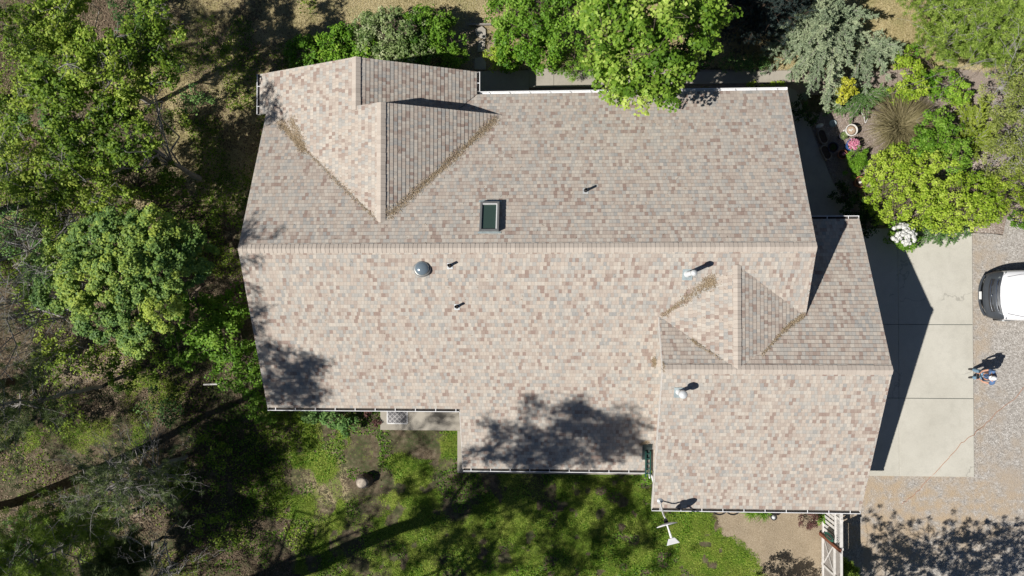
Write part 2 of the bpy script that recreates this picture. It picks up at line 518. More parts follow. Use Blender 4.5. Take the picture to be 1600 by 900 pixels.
def add_lathe(bm, prof, c=(0, 0, 0), seg=28, sx=1.0, sy=1.0, rot=0.0, mi=0, axis=None):
    """prof: (radius, z) list; revolves about +Z at c"""
    rings = []
    cr, sr = math.cos(rot), math.sin(rot)
    for r, z in prof:
        ring = []
        for k in range(seg):
            a = 2 * math.pi * k / seg
            x, y = r * sx * math.cos(a), r * sy * math.sin(a)
            ring.append(bm.verts.new((c[0] + x * cr - y * sr, c[1] + x * sr + y * cr, c[2] + z)))
        rings.append(ring)
    for a, b_ in zip(rings, rings[1:]):
        for k in range(seg):
            bm.faces.new((a[k], a[(k + 1) % seg], b_[(k + 1) % seg], b_[k])).material_index = mi
    if prof[0][0] > 1e-4: bm.faces.new(rings[0][::-1]).material_index = mi
    if prof[-1][0] > 1e-4: bm.faces.new(rings[-1]).material_index = mi


def add_prism(bm, poly, z0, z1, mi=0):
    lo = [bm.verts.new((p[0], p[1], z0)) for p in poly]
    hi = [bm.verts.new((p[0], p[1], z1)) for p in poly]
    bm.faces.new(hi).material_index = mi
    bm.faces.new(lo[::-1]).material_index = mi
    n = len(poly)
    for i in range(n):
        bm.faces.new((lo[i], lo[(i + 1) % n], hi[(i + 1) % n], hi[i])).material_index = mi


def bevel(o, w=0.01, seg=2):
    m = o.modifiers.new('bevel', 'BEVEL')
    m.width = w
    m.segments = seg
    m.limit_method = 'ANGLE'
    return o


# ------------------------------------------------------------------ value noise for zones
_perm = RNG.random((256, 256))


def vnoise(x, y, s):
    x = np.asarray(x) * s + 1000
    y = np.asarray(y) * s + 1000
    xi, yi = np.floor(x).astype(int), np.floor(y).astype(int)
    fx, fy = x - xi, y - yi
    fx, fy = fx * fx * (3 - 2 * fx), fy * fy * (3 - 2 * fy)
    g = lambda a, b_: _perm[a % 256, b_ % 256]
    return (g(xi, yi) * (1 - fx) + g(xi + 1, yi) * fx) * (1 - fy) + (g(xi, yi + 1) * (1 - fx) + g(xi + 1, yi + 1) * fx) * fy


def ell(px, py, cx, cy, rx, ry):
    d = np.sqrt(((px - cx) / rx) ** 2 + ((py - cy) / ry) ** 2)
    return np.clip(1.5 - d, 0, 1)


def sstep(v, a, b_):
    t_ = np.clip((v - a) / (b_ - a), 0, 1)
    return t_ * t_ * (3 - 2 * t_)


def zones(x, y):
    px, py = topx(x, y)
    wob = (vnoise(x, y, 0.45) - 0.5) * 60 + (vnoise(x + 31, y, 1.3) - 0.5) * 26
    # dry lawn to the north, running down the left side of the house
    dry = sstep(-(py + wob * 0.4), -128, -98) * sstep(px + wob, 300, 380)
    dry = np.maximum(dry, ell(px + wob, py, 300, 150, 120, 90) * sstep(vnoise(x, y, 0.8), 0.25, 0.5))
    dry = np.maximum(dry, ell(px, py + wob, 370, 60, 130, 130))
    dry = np.maximum(dry, .85 * ell(px + wob, py, 345, 230, 70, 130))
    dry = np.maximum(dry, 0.75 * ell(px + wob, py, 150, 330, 150, 40) * sstep(vnoise(x + 9, y, 0.9), 0.4, 0.6))
    dry = np.maximum(dry, 0.5 * ell(px + wob, py + wob, 500, 735, 50, 60))
    # lawn to the south
    gr = ell(px + wob, py + wob * 0.6, 960, 880, 250, 200)
    gr = np.maximum(gr, ell(px + wob, py + wob, 680, 820, 200, 190) * (0.35 + 0.75 * sstep(vnoise(x + 5, y + 3, 0.7), 0.25, 0.55)))
    gr = np.maximum(gr, ell(px + wob, py + wob, 500, 780, 130, 150) * 0.75)
    gr = gr * np.where(px < 880, .62 + .55 * sstep(vnoise(x + 3, y + 8, 1.3), .3, .65), 1)
    gr = np.maximum(gr, ell(px + wob, py, 460, 670, 90, 40) * 0.6)
    gr = np.maximum(gr, 0.7 * ell(px + wob, py, 1180, 132, 60, 12))
    gr = np.maximum(gr, 0.8 * ell(px, py, 1000, 126, 90, 30) * sstep(py, 136, 142))
    gr = np.maximum(gr, 0.60 * sstep(vnoise(x + 77, y - 5, 0.55), 0.55, 0.75) * sstep(-px, -420, -300))
    gr = gr * sstep(-px - wob * 0.9 + np.clip((py - 800) * .55, 0, 50), -1165, -1120)
    for cx, cy, r in ((577, 745, 30), (660, 700, 18), (560, 670, 16), (672, 705, 16), (955, 770, 12), (420, 890, 14), (1010, 752, 14)):
        gr = gr * (1 - ell(px + wob * 0.3, py + wob * 0.3, cx, cy, r, r * 0.7))
    er = vnoise(x + 13, y + 5, 2.1) * .6 + vnoise(x, y + 40, 4.5) * .4
    gr = gr * (1 - .75 * sstep(er, .60, .76)) * (1 - .5 * sstep(-px, -760, -560) * sstep(vnoise(x + 60, y + 22, .9), .5, .7))
    tan = sstep(px + wob * 0.5, 1120, 1150) * sstep(py, 780, 800) * sstep(-px, -1360, -1340)
    tan = np.maximum(tan, 0.6 * ell(px + wob, py, 120, 560, 90, 60))
    tan = np.maximum(tan, 0.55 * ell(px + wob, py, 180, 800, 110, 30))
    mul = sstep(px + wob * 0.3, 1225, 1250) * sstep(py + wob * 0.3, 150, 190) * sstep(-py, -440, -420)
    mul = np.maximum(mul, sstep(py, 104, 112) * sstep(-py, -150, -146) * sstep(px, 430, 460))
    mul = np.maximum(mul, sstep(px, 1420, 1450) * sstep(py, 110, 150) * sstep(-py, -400, -380))
    mul = np.maximum(mul, ell(px, py, 740, 75, 30, 50))
    return dry, mul, tan, gr


# ------------------------------------------------------------------ the ground
def axis(lo, hi, step, far):
    a = np.arange(lo, hi + 1e-6, step)
    ext = np.array([1, 2.5, 5, 10, 20, 45, 100, 220, 500])
    ext = ext[ext < far]
    return np.concatenate([(lo - ext)[::-1], a, hi + ext])


gxs = axis(-25, 21, 0.11, 600)
gys = axis(-14, 14, 0.11, 600)
GX, GY = np.meshgrid(gxs, gys)
gv = np.stack([GX.ravel(), GY.ravel(), np.zeros(GX.size)], 1)
und = (vnoise(gv[:, 0], gv[:, 1], 1.7) - 0.5) * 0.05 + (vnoise(gv[:, 0] + 9, gv[:, 1], 5.0) - 0.5) * 0.02
wide = sstep(-gv[:, 0], 11.5, 13.5) * (vnoise(gv[:, 0], gv[:, 1], 0.35) - 0.5) * 0.5
gv[:, 2] = und - 0.045 + wide * (np.abs(gv[:, 0]) < 30)
nx, ny = len(gxs), len(gys)
ii = np.arange(nx * ny).reshape(ny, nx)
gf = np.stack([ii[:-1, :-1], ii[:-1, 1:], ii[1:, 1:], ii[1:, :-1]], -1).reshape(-1, 4)
zd, zm_, zt, zg_ = zones(gv[:, 0], gv[:, 1])
me = np_mesh('ground', gv, gf, 4, {'z_dry': ('POINT', zd), 'z_mulch': ('POINT', zm_), 'z_tan': ('POINT', zt), 'z_green': ('POINT', zg_)}, True)
tag(mesh_obj('ground', me, M['ground']), kind='structure')


def ground_z(x, y):
    return (vnoise(x, y, 1.7) - 0.5) * 0.05 + (vnoise(np.asarray(x) + 9, y, 5.0) - 0.5) * 0.02 - 0.045 + \
        sstep(-np.asarray(x), 11.5, 13.5) * (vnoise(x, y, 0.35) - 0.5) * 0.5


# gravel drive: an uneven sheet a little above the soil
def gravel_sheet():
    xs = np.concatenate([np.arange(11.6, 21, 0.15), [22, 24, 28, 34, 40]])
    vs, fs, lit = [], [], []
    bm = bmesh.new()
    cols = []
    for x in xs:
        px, _ = topx(np.array(x), np.array(-8.0))
        top = 1.75 + 0.75 * (vnoise(x, 3.3, 0.6) - 0.5) if x < 16.9 else 2.55 + 0.5 * (vnoise(x, 3.3, 0.8) - 0.5)
        if x > 18.3: top = 3.1
        bot = -26.0
        cols.append(np.linspace(bot, top, 150))
    n = 150
    V = np.array([[x, y, 0.036 + 0.012 * (vnoise(x, y, 2.0) - 0.5)] for x, c in zip(xs, cols) for y in c])
    idx = np.arange(len(xs) * n).reshape(len(xs), n)
    F_ = np.stack([idx[:-1, :-1], idx[1:, :-1], idx[1:, 1:], idx[:-1, 1:]], -1).reshape(-1, 4)
    px, py = topx(V[:, 0], V[:, 1])
    lit = np.clip(ell(px, py, 1460, 800, 160, 60) + ell(px, py, 1530, 560, 14, 200) * 0.4 + ell(px, py, 1370, 830, 60, 70) * 0.6, 0, 1)
    return np_mesh('gravel_drive', V, F_, 4, {'z_litter': ('POINT', lit)}, True)


tag(mesh_obj('gravel_drive', gravel_sheet(), M['gravel']), kind='structure')

# concrete driveway: separate slabs with open joints
bm = bmesh.new()
X0, X1 = 10.6, 17.0
xm = at(1403, 600)[0]
ys = [-7.13, at(1460, 622)[1], at(1460, 507)[1], 2.75]
for (xa, xb) in ((X0, xm), (xm, X1)):
    for (ya, yb) in zip(ys, ys[1:]):
        g = 0.009
        add_box(bm, xa + .003, xb - .003, ya + g, yb - g, -0.05, 0.075)
o = from_bm('driveway', bm, M['drive'])
bevel(o, 0.012)
tag(o, kind='structure')
bm = bmesh.new()
add_box(bm, X0, X1 - 0.02, -7.11, 2.73, -0.05, 0.052)
tag(from_bm('driveway_joints', bm, M['mat']), kind='structure')

# paths
bm = bmesh.new()
p1 = at(827, 112); p2 = at(925, 136)
add_box(bm, at(745, 112)[0], p1[0] - 0.01, 7.4, at(800, 112)[1], -0.05, 0.10)
add_box(bm, p1[0], at(865, 112)[0], p2[1], at(865, 108)[1], -0.05, 0.055)
add_box(bm, at(865, 112)[0] + .015, at(1030, 112)[0], p2[1], at(865, 113)[1], -0.05, 0.055)
add_box(bm, at(1030, 112)[0] + .015, at(1235, 112)[0], at(1150, 131)[1], at(1150, 112)[1], -0.05, 0.05)
tag(from_bm('north_path', bm, M['walk']), kind='structure')
bm = bmesh.new()
e0 = [at(*q) for q in ((1222, 134), (1243, 142), (1272, 215), (1300, 285), (1335, 340), (1350, 392), (1262, 392), (1240, 250))]
add_prism(bm, [(p[0], p[1]) for p in e0][::-1], -0.05, 0.06)
tag(from_bm('side_path', bm, M['walk']), kind='structure')
bm = bmesh.new()
q0, q1 = at(595, 671), at(722, 600)
add_box(bm, q0[0], -3.2, q0[1], -3.6, -0.05, 0.09)
q2 = at(715, 738)
add_box(bm, q2[0], 4.2, q2[1], q0[1] - 0.012, -0.05, 0.07)
tag(from_bm('patio_slab', bm, M['walk']), kind='structure')

# flagstones
for k, poly in enumerate((((742, 46), (753, 41), (759, 46), (760, 60), (755, 62), (745, 56)), ((748, 64), (759, 63), (757, 80), (746, 82)), ((742, 91), (753, 89), (760, 98), (759, 109), (741, 109)))):
    bm = bmesh.new()
    add_prism(bm, [tuple(at(*q)[:2]) for q in poly][::-1], -0.05, 0.035)
    o = from_bm('stepping_stone', bm, M['stone'])
    bevel(o, 0.015)
    tag(o, ('pale flagstone at the dry lawn end of the short garden path', 'middle flagstone of the short path, half under bush shadow', 'dark shaded flagstone nearest the roof edge')[k], 'stepping stone', 'flagstones of the short garden path')
bm = bmesh.new()
a_, b_ = at(772, 58), at(774, 80)
add_box(bm, a_[0], a_[0] + 0.06, b_[1], a_[1], -0.04, 0.12)
tag(from_bm('wooden_edging', bm, M['fencegrey']), 'short timber edging running beside the flagstone path', 'edging', 'timber edging of the flagstone path')
bm = bmesh.new()
a_, b_ = at(733, 38), at(768, 40)
add_box(bm, a_[0], b_[0], a_[1] - 0.06, a_[1], -0.04, 0.09)
tag(from_bm('wooden_edging', bm, M['fencegrey']), 'timber edging across the lawn end of the flagstone path', 'edging', 'timber edging of the flagstone path')

# ------------------------------------------------------------------ the house
MM = 0.44
XL, XR, YR, ZR, YT, YB, YB2 = -10.425, 8.943, 1.641, 5.186, 7.584, -4.164, -6.64
XE = float(at(722, 700, 1.9)[0])
GXL, GXR, GYR, GZR, GYT, GYB = 3.972, 11.463, -2.412, 4.934, 2.838, -7.747
SX, SY = 6.43, 1.068           # saddle ridge
VY, VZ = -0.672, 4.168
IX, IY, IZ = -5.60, 2.552, 4.785     # inner gable ridge
GRX, GOZ = -6.59, 4.33         # outer gable ridge
ML, MR = 0.405, 0.45
GF, GI = 8.44, 6.71            # front edges of outer and inner gable
GLX = -10.75
zmain = lambda y: ZR - MM * abs(y - YR)
zgar = lambda y: GZR - MM * abs(y - GYR)
house = thing('house', 'large house with a many-coloured beige shingle roof in the middle', 'house')


def clip(poly, n, d):
    """keep the part of a 2-D polygon with n.p >= d"""
    out = []
    m = len(poly)
    for i in range(m):
        a, b2 = poly[i], poly[(i + 1) % m]
        da, db = a @ n - d, b2 @ n - d
        if da >= 0: out.append(a)
        if (da >= 0) != (db >= 0):
            out.append(a + (b2 - a) * da / (da - db))
    return out


EXPO = 0.143


def roof_plane(name, pieces, zf, down, parent=house, t=0.013):
    """courses of shingles as real overlapping steps. down = unit plan vector down the slope; zf(x,y)=height"""
    dn = np.array(down, float)
    al = np.array([-dn[1], dn[0]])
    pts = np.array([p for pc in pieces for p in pc], float)
    zz = lambda p: zf(p[0], p[1])
    s = (zz(np.array([0, 0])) - zz(dn)) / 1.0
    cosl = 1 / math.sqrt(1 + s * s)
    nrm = np.array([dn[0] * s, dn[1] * s, 1.0]) * cosl
    bm = bmesh.new()
    uvl = bm.loops.layers.uv.new('UVMap')
    step = EXPO * cosl
    lo, hi = (pts @ dn).min(), (pts @ dn).max()
    k0, k1 = int(math.floor(lo / step)), int(math.ceil(hi / step))
    for pc in pieces:
        pc = [np.array(p, float) for p in pc]
        for k in range(k0, k1 + 1):
            a, b2 = k * step, (k + 1) * step        # b2 is the lower (butt) edge
            q = clip(clip(pc, dn, a), -dn, -b2)
            if len(q) < 3: continue
            off = lambda p: t * ((p @ dn) - a) / step
            vs = []
            for p in q:
                w = np.array([p[0], p[1], zz(p)]) + nrm * (0.004 + off(p))
                vs.append(bm.verts.new(w))
            try:
                f = bm.faces.new(vs)
            except ValueError:
                continue
            for lp, p in zip(f.loops, q):
                lp[uvl].uv = (p @ al, -(min(max(p @ dn, a + 1e-4), b2 - 1e-4)) / cosl)
            # butt face
            low = [i for i, p in enumerate(q) if abs(p @ dn - b2) < 1e-6]
            for i in low:
                j = (i + 1) % len(q)
                if j in low and np.linalg.norm(q[i] - q[j]) > 1e-3:
                    A, B = vs[i], vs[j]
                    A2 = bm.verts.new(np.array(A.co) - nrm * (t + 0.003))
                    B2 = bm.verts.new(np.array(B.co) - nrm * (t + 0.003))
                    f2 = bm.faces.new((B, A, A2, B2))
                    for lp, pp in zip(f2.loops, (q[j], q[i], q[i], q[j])):
                        lp[uvl].uv = (pp @ al, -(b2 - 1e-3) / cosl)
    bmesh.ops.recalc_face_normals(bm, faces=[])
    for f in bm.faces:
        f.normal_update()
        if f.normal.z < -0.2: f.normal_flip()
    o = from_bm(name, bm, M['shingle'], parent)
    # deck and soffit below
    bm = bmesh.new()
    for pc in pieces:
        up = [bm.verts.new((p[0], p[1], zf(p[0], p[1]) - 0.004)) for p in pc]
        dnv = [bm.verts.new((p[0], p[1], zf(p[0], p[1]) - 0.15)) for p in pc]
        bm.faces.new(up)
        bm.faces.new(dnv[::-1])
        for i in range(len(pc)):
            j = (i + 1) % len(pc)
            bm.faces.new((up[j], up[i], dnv[i], dnv[j]))
    bmesh.ops.recalc_face_normals(bm, faces=bm.faces)
    d = from_bm('roof_deck', bm, M['soffit'], o)
    return o


# valley points
yl = IY + (ML / MM) * (IX - XL)
xr_i = IX + (MM / MR) * (GI - IY)
zmn = lambda x, y: ZR - MM * (y - YR)
xo = GRX + (GOZ - zmn(0, GI)) / MM
yo = YR + (ZR - (GOZ - MM * (-2.515 - GRX))) / MM
yo = min(yo, YT)
roof_n = roof_plane('roof', [
    [(XL, YR), (IX, YR), (IX, IY), (XL, yl)],
    [(IX, YR), (XR, YR), (XR, IY), (IX, IY)],
    [(IX, IY), (XR, IY), (XR, GI), (xr_i, GI)],
    [(xo, GI), (XR, GI), (XR, YT), (-2.56, YT)],
], zmn, (0, 1))
roof_s = roof_plane('roof', [
    [(XL, YB), (XE, YB), (XE, YR), (XL, YR)],
    [(XE, YB2), (GXL + 0.25, YB2), (GXL + 0.25, VY - .3), (XE, VY - .3)],
    [(XE, VY - .3), (GXL, VY - .3), (GXL, YR), (XE, YR)],
    [(GXL, VY), (SX, SY), (SX, YR), (GXL, YR)],
    [(SX, SY), (XR, VY), (XR, YR), (SX, YR)],
], lambda x, y: ZR - MM * (YR - y), (0, -1))
roof_gs = roof_plane('garage_roof', [[(GXL, GYB), (GXR, GYB), (GXR, GYR), (GXL, GYR)]], lambda x, y: GZR - MM * (GYR - y), (0, -1))
roof_gn = roof_plane('garage_roof', [
    [(GXL, GYR), (SX, GYR), (GXL, VY)],
    [(SX, GYR), (GXR, GYR), (GXR, VY), (XR, VY)],
    [(XR, VY), (GXR, VY), (GXR, GYT), (XR, GYT)],
    [(8.35, 0.3), (XR, 0.1), (XR, GYT), (8.35, GYT)],
], lambda x, y: GZR - MM * (y - GYR), (0, 1))
sl = (GZR - VZ) / (SX - GXL)
sr_ = (GZR - VZ) / (XR - SX)
sad_l = roof_plane('saddle_roof', [[(GXL, VY), (SX, GYR), (SX, SY)]], lambda x, y: GZR - sl * (SX - x), (-1, 0))
sad_r = roof_plane('saddle_roof', [[(SX, GYR), (XR, VY), (SX, SY)]], lambda x, y: GZR - sr_ * (x - SX), (1, 0))
gab_l = roof_plane('gable_roof', [
    [(IX, IY), (IX, GI), (XL, GI), (XL, yl - .0)] if GI > yl else [(IX, IY), (IX, GI), (IX - (GI - IY) * MM / ML, GI)],
    [(XL, GI), (GRX, GI), (GRX, GF), (XL, GF)],
    [(GLX, 6.95), (XL, 6.95), (XL, GF), (GLX, GF)],
], lambda x, y: IZ - ML * (IX - x), (-1, 0))
GOZ = IZ - ML * (IX - GRX)
gab_r = roof_plane('gable_roof', [[(IX, IY), (xr_i, GI), (IX, GI)]], lambda x, y: IZ - MR * (x - IX), (1, 0))
mo = (GOZ - 2.60) / (-2.515 - GRX)
gab_o = roof_plane('gable_roof', [[(GRX, GI - .35), (xo, GI - .35), (xo, GI), (-2.515, YT), (-2.515, GF), (GRX, GF)]], lambda x, y: GOZ - mo * (x - GRX), (1, 0))


def ridge_cap(p0, p1, m1, m2, parent, w=0.155, lift=0.035):
    p0, p1 = np.array(p0, float), np.array(p1, float)
    L = np.linalg.norm(p1 - p0)
    d = (p1 - p0) / L
    s = np.cross([0, 0, 1], d)
    s = s / np.linalg.norm(s)
    n = int(L / 0.15)
    bm = bmesh.new()
    uvl = bm.loops.layers.uv.new('UVMap')
    th = 0.02
    for k in range(n + 1):
        a, b2 = k * 0.15, min((k + 1) * 0.15 + 0.012, L)
        if a >= b2: break
        jit = random.uniform(-0.006, 0.006)
        pr = []
        for tt, zz in ((a, lift), (b2, lift + 0.012)):
            c = p0 + d * tt + np.array([0, 0, zz])
            ring = [c + s * (w + jit) - np.array([0, 0, w * m1]), c, c - s * (w + jit) - np.array([0, 0, w * m2])]
            ring += [ring[2] - [0, 0, th], c - [0, 0, th], ring[0] - [0, 0, th]]
            pr.append([bm.verts.new(q) for q in ring])
        for i in range(6):
            j = (i + 1) % 6
            f = bm.faces.new((pr[0][i], pr[1][i], pr[1][j], pr[0][j]))
            for lp, u in zip(f.loops, (a, b2 - 0.012, b2 - 0.012, a)): lp[uvl].uv = (u + 0.0005, 0.0)
        for r_ in pr:
            f = bm.faces.new(r_ if r_ is pr[1] else r_[::-1])
            for lp in f.loops: lp[uvl].uv = (a + 0.07, 0)
    bmesh.ops.recalc_face_normals(bm, faces=bm.faces)
    return from_bm('ridge_cap', bm, M['cap'], parent)


ridge_cap((XL, YR, ZR), (XR, YR, ZR), MM, MM, roof_s)
ridge_cap((GXL, GYR, GZR), (GXR, GYR, GZR), MM, MM, roof_gs)
ridge_cap((SX, GYR, GZR), (SX, SY, GZR), sl, sr_, sad_l, w=0.13)
ridge_cap((IX, IY, IZ), (IX, GI, IZ), ML, MR, gab_l)
ridge_cap((GRX, GI - 0.15, GOZ), (GRX, GF, GOZ), ML, mo, gab_o)


def edge_board(name, pts, parent, w=0.035, h=0.17, mat=None, drop=0.085):
    bm = bmesh.new()
    for a, b2 in zip(pts, pts[1:]):
        a = Vector(a) - Vector((0, 0, drop))
        b2 = Vector(b2) - Vector((0, 0, drop))
        add_beam(bm, a, b2, w, h)
    return from_bm(name, bm, mat or M['rake'], parent)


e = 0.02
e = -0.03
edge_board('rake_board', [(XL - e, YB, zmain(YB)), (XL - e, YR, ZR), (XL - e, 6.93, zmain(6.93))], roof_s)
edge_board('rake_board', [(XR + e, VY + .05, zmain(VY + .05)), (XR + e, YR, ZR), (XR + e, YT, zmain(YT))], roof_n)
e = 0.006
edge_board('rake_board', [(XE - e, YB2, zmain(YB2)), (XE - e, YB - .02, zmain(YB - .02))], roof_s)
edge_board('rake_board', [(GXL - e, GYB, zgar(GYB)), (GXL - e, GYR, GZR), (GXL - e, VY - .05, zgar(VY - .05))], roof_gs)
e = -0.03
edge_board('rake_board', [(GXR + e, GYB, zgar(GYB)), (GXR + e, GYR, GZR), (GXR + e, GYT, zgar(GYT))], roof_gs)
edge_board('rake_board', [(GLX, GF + e, IZ - ML * (IX - GLX)), (GRX, GF + e, GOZ), (-2.515, GF + e, 2.6)], gab_o)
e = -0.012
edge_board('rake_board', [(GRX + .05, GI + e, GOZ), (IX, GI + e, IZ), (xr_i, GI + e, IZ - MR * (xr_i - IX))], gab_r)

# walls under the roofs
bm = bmesh.new()


def pent(bm, x0, x1, y0, y1, yr, zr, m, low=0.25):
    """gabled wall box with ridge along x"""
    for x, fl in ((x0, 1), (x1, -1)):
        z = lambda y: zr - m * abs(y - yr) - low
        vs = [bm.verts.new(p) for p in ((x, y0, 0), (x, y0, z(y0)), (x, yr, z(yr)), (x, y1, z(y1)), (x, y1, 0))]
        bm.faces.new(vs[::fl])
    for y, fl in ((y0, 1), (y1, -1)):
        z = zr - m * abs(y - yr) - low
        vs = [bm.verts.new(p) for p in ((x0, y, 0), (x1, y, 0), (x1, y, z), (x0, y, z))]
        bm.faces.new(vs[::fl])


pent(bm, XL + .45, XR - .45, YB + .55, YT - .55, YR, ZR, MM)
pent(bm, GXL + .4, GXR - .45, GYB + .55, GYT - .5, GYR, GZR, MM)
add_box(bm, XE + .35, GXL + .39, YB2 + .45, YB + .54, 0, 1.28)
add_box(bm, GLX + .45, -2.515 - .5, YT - .54, GF - .45, 0, 2.3)
vs = [bm.verts.new(p) for p in ((GLX + .5, GF - .46, 2.3), (-3.0, GF - .46, 2.3), (GRX, GF - .46, GOZ - .25))]
bm.faces.new(vs)
vs = [bm.verts.new(p) for p in ((GRX, GI - .25, 2.3), (xr_i - .3, GI - .25, 2.6), (IX, GI - .25, IZ - .2), (GRX, GI - .25, GOZ - .2))]
bm.faces.new(vs)
from_bm('wall', bm, M['siding'], house)

# gutters: an open trough with hangers


def gutter(p0, p1, side, parent, hang=0.76, w=0.125, dep=0.11, trough_fill=0.055):
    """p0-p1 along the eave; side = plan unit vector pointing out of the house"""
    bm = bmesh.new()
    p0, p1, s = Vector(p0), Vector(p1), Vector((*side, 0))
    t_ = 0.008
    L = (p1 - p0).length
    d = (p1 - p0).normalized()
    dz = Vector((0, 0, 1))
    prof = [(0.0, 0.0), (0.0, -dep), (w * 0.72, -dep), (w, -0.02), (w, 0.012), (w - 0.022, 0.012), (w - 0.022, 0.0), (w - 0.010, -0.02), (w * 0.72 - 0.006, -dep + t_), (t_, -dep + t_), (t_, 0.0)]
    rr = []
    for p in (p0, p1):
        rr.append([bm.verts.new(p + s * a + dz * b2) for a, b2 in prof])
    n = len(prof)
    for i in range(n):
        j = (i + 1) % n
        bm.faces.new((rr[0][i], rr[0][j], rr[1][j], rr[1][i]))
    for p, r_ in ((p0, rr[0]), (p1, rr[1])):
        cap = [bm.verts.new(p + s * a + dz * b2) for a, b2 in ((0, 0.012), (0, -dep), (w * 0.72, -dep), (w, -0.02), (w, 0.012))]
        bm.faces.new(cap)
    k = hang * 0.4
    while k < L:
        c = p0 + d * k
        add_beam(bm, c + dz * 0.006, c + s * (w - 0.01) + dz * 0.006, 0.026, 0.006)
        k += hang
    bmesh.ops.recalc_face_normals(bm, faces=bm.faces)
    g = from_bm('gutter', bm, M['gutter'], parent)
    if trough_fill is None: return g
    bm = bmesh.new()
    a0, a1 = p0 + s * (0.012) - dz * trough_fill, p1 + s * (0.012) - dz * trough_fill
    bm.faces.new([bm.verts.new(v) for v in (a0, a0 + s * (w * 0.82), a1 + s * (w * 0.82), a1)])
    from_bm('trough_sheet', bm, M['trough_fill'], g)  # flat dark sheet inside the trough
    return g


zt = zmain(YT) - 0.02
gutter((-2.40, YT, zt), (XR, YT, zt), (0, 1), house, trough_fill=None)
gutter((XL, YB, zmain(YB) - .02), (XE - .02, YB, zmain(YB) - .02), (0, -1), house)
gutter((XE, YB2, zmain(YB2) - .02), (GXL - .05, YB2, zmain(YB2) - .02), (0, -1), house)
gutter((GXL - .02, GYB, zgar(GYB) - .02), (GXR, GYB, zgar(GYB) - .02), (0, -1), house)
gutter((8.5, GYT, zgar(GYT) - .02), (GXR, GYT, zgar(GYT) - .02), (0, 1), house)
gutter((-2.515, YT + .13, 2.58), (-2.515, GF, 2.58), (1, 0), house)
gutter((GLX, 6.92, IZ - ML * (IX - GLX) - .02), (GLX, GF, IZ - ML * (IX - GLX) - .02), (-1, 0), house)

# downspout elbow in the corner by the garage
bm = bmesh.new()
pz = 1.5
q = [at(1012, 738, 1.50), at(1019, 745, 1.35), at(1022, 757, 0.9), at(1024, 760, 0.1)]
add_tube(bm, [tuple(v) for v in q], 0.045, 6)
a_ = at(1018, 741, 1.45)
add_box(bm, a_[0] - 0.08, GXL + .1, a_[1] - .18, a_[1] + 0.08, 1.28, 1.40)
from_bm('downspout', bm, M['white'], house)


def on_main_s(px, py):
    z = 4
    for _ in range(12):
        w = at(px, py, z); z = ZR - MM * (YR - w[1])
    return at(px, py, z)


def on_plane(px, py, zf):
    z = 4
    for _ in range(14):
        w = at(px, py, z); z = zf(w[0], w[1])
    return at(px, py, z)


zS = lambda x, y: ZR - MM * (YR - y)
zN = lambda x, y: ZR - MM * (y - YR)
zGS = lambda x, y: GZR - MM * (GYR - y)
# skylight: curb, frame, glass
sk = [on_plane(px, py, zN) for px, py in ((749, 362), (776, 362), (781, 316), (752, 316))]
cx0, cx1 = float(np.mean([sk[0][0], sk[3][0]])), float(np.mean([sk[1][0], sk[2][0]]))
cy0, cy1 = float(sk[0][1]), float(sk[2][1])
cx1 = cx0 + 0.66
sl_o = thing('skylight', None, None)
sl_o.parent = house
hh = 0.24
zf = lambda y: ZR - MM * (y - YR)


def sky_quad(bm, x0, x1, y0, y1, h0, h1, mi=0):
    vs = [bm.verts.new((x, y, zf(y) + h)) for h in (h0, h1) for x, y in ((x0, y0), (x1, y0), (x1, y1), (x0, y1))]
    for f in ((3, 2, 1, 0), (4, 5, 6, 7), (0, 1, 5, 4), (1, 2, 6, 5), (2, 3, 7, 6), (3, 0, 4, 7)):
        bm.faces.new([vs[i] for i in f]).material_index = mi


bm = bmesh.new()
fw = 0.075
sky_quad(bm, cx0, cx1, cy0, cy0 + fw, 0.0, hh)
sky_quad(bm, cx0, cx1, cy1 - fw, cy1, 0.0, hh)
sky_quad(bm, cx0, cx0 + fw, cy0 + fw, cy1 - fw, 0.0, hh)
sky_quad(bm, cx1 - fw, cx1, cy0 + fw, cy1 - fw, 0.0, hh)
o = from_bm('skylight_frame', bm, M['skylightframe'], sl_o)
bevel(o, 0.008)
bm = bmesh.new()
for (x0, x1, y0, y1) in ((cx0 + fw, cx1 - fw, cy1 - fw - .035, cy1 - fw), (cx1 - fw - .03, cx1 - fw, cy0 + fw, cy1 - fw - .035)):
    sky_quad(bm, x0, x1, y0, y1, 0.1, hh - 0.02)
from_bm('inner_lining', bm, M['white'], sl_o)
bm = bmesh.new()
sky_quad(bm, cx0 + fw, cx1 - fw - .031, cy0 + fw, cy1 - fw - .036, 0.05, hh - 0.06)
from_bm('glass', bm, M['skyglass'], sl_o)
bm = bmesh.new()
sky_quad(bm, cx0 - .07, cx1 + .07, cy0 - .07, cy0 + .0, 0.0, 0.03)
from_bm('flashing', bm, M['flash'], sl_o)
bm = bmesh.new()
sky_quad(bm, cx0 - .07, cx1 + .07, cy1, cy1 + .07, 0.0, 0.03)
from_bm('flashing', bm, M['flash'], sl_o)

# solar tube dome
w = on_main_s(660, 419)
dm = thing('roof_vent', None, None)
dm.parent = house
dm.name = 'tube_skylight'
bm = bmesh.new()
add_lathe(bm, [(0.30, -0.08), (0.30, 0.06), (0.255, 0.08)], tuple(w), 36)
from_bm('collar', bm, M['skylightframe'], dm, True)
bm = bmesh.new()
add_lathe(bm, [(0.25 * math.cos(a), 0.08 + 0.15 * math.sin(a)) for a in [math.pi / 2 * k / 8 for k in range(9)]][:-1] + [(0.0001, 0.23)], tuple(w), 36)
from_bm('dome', bm, M['dome'], dm, True)


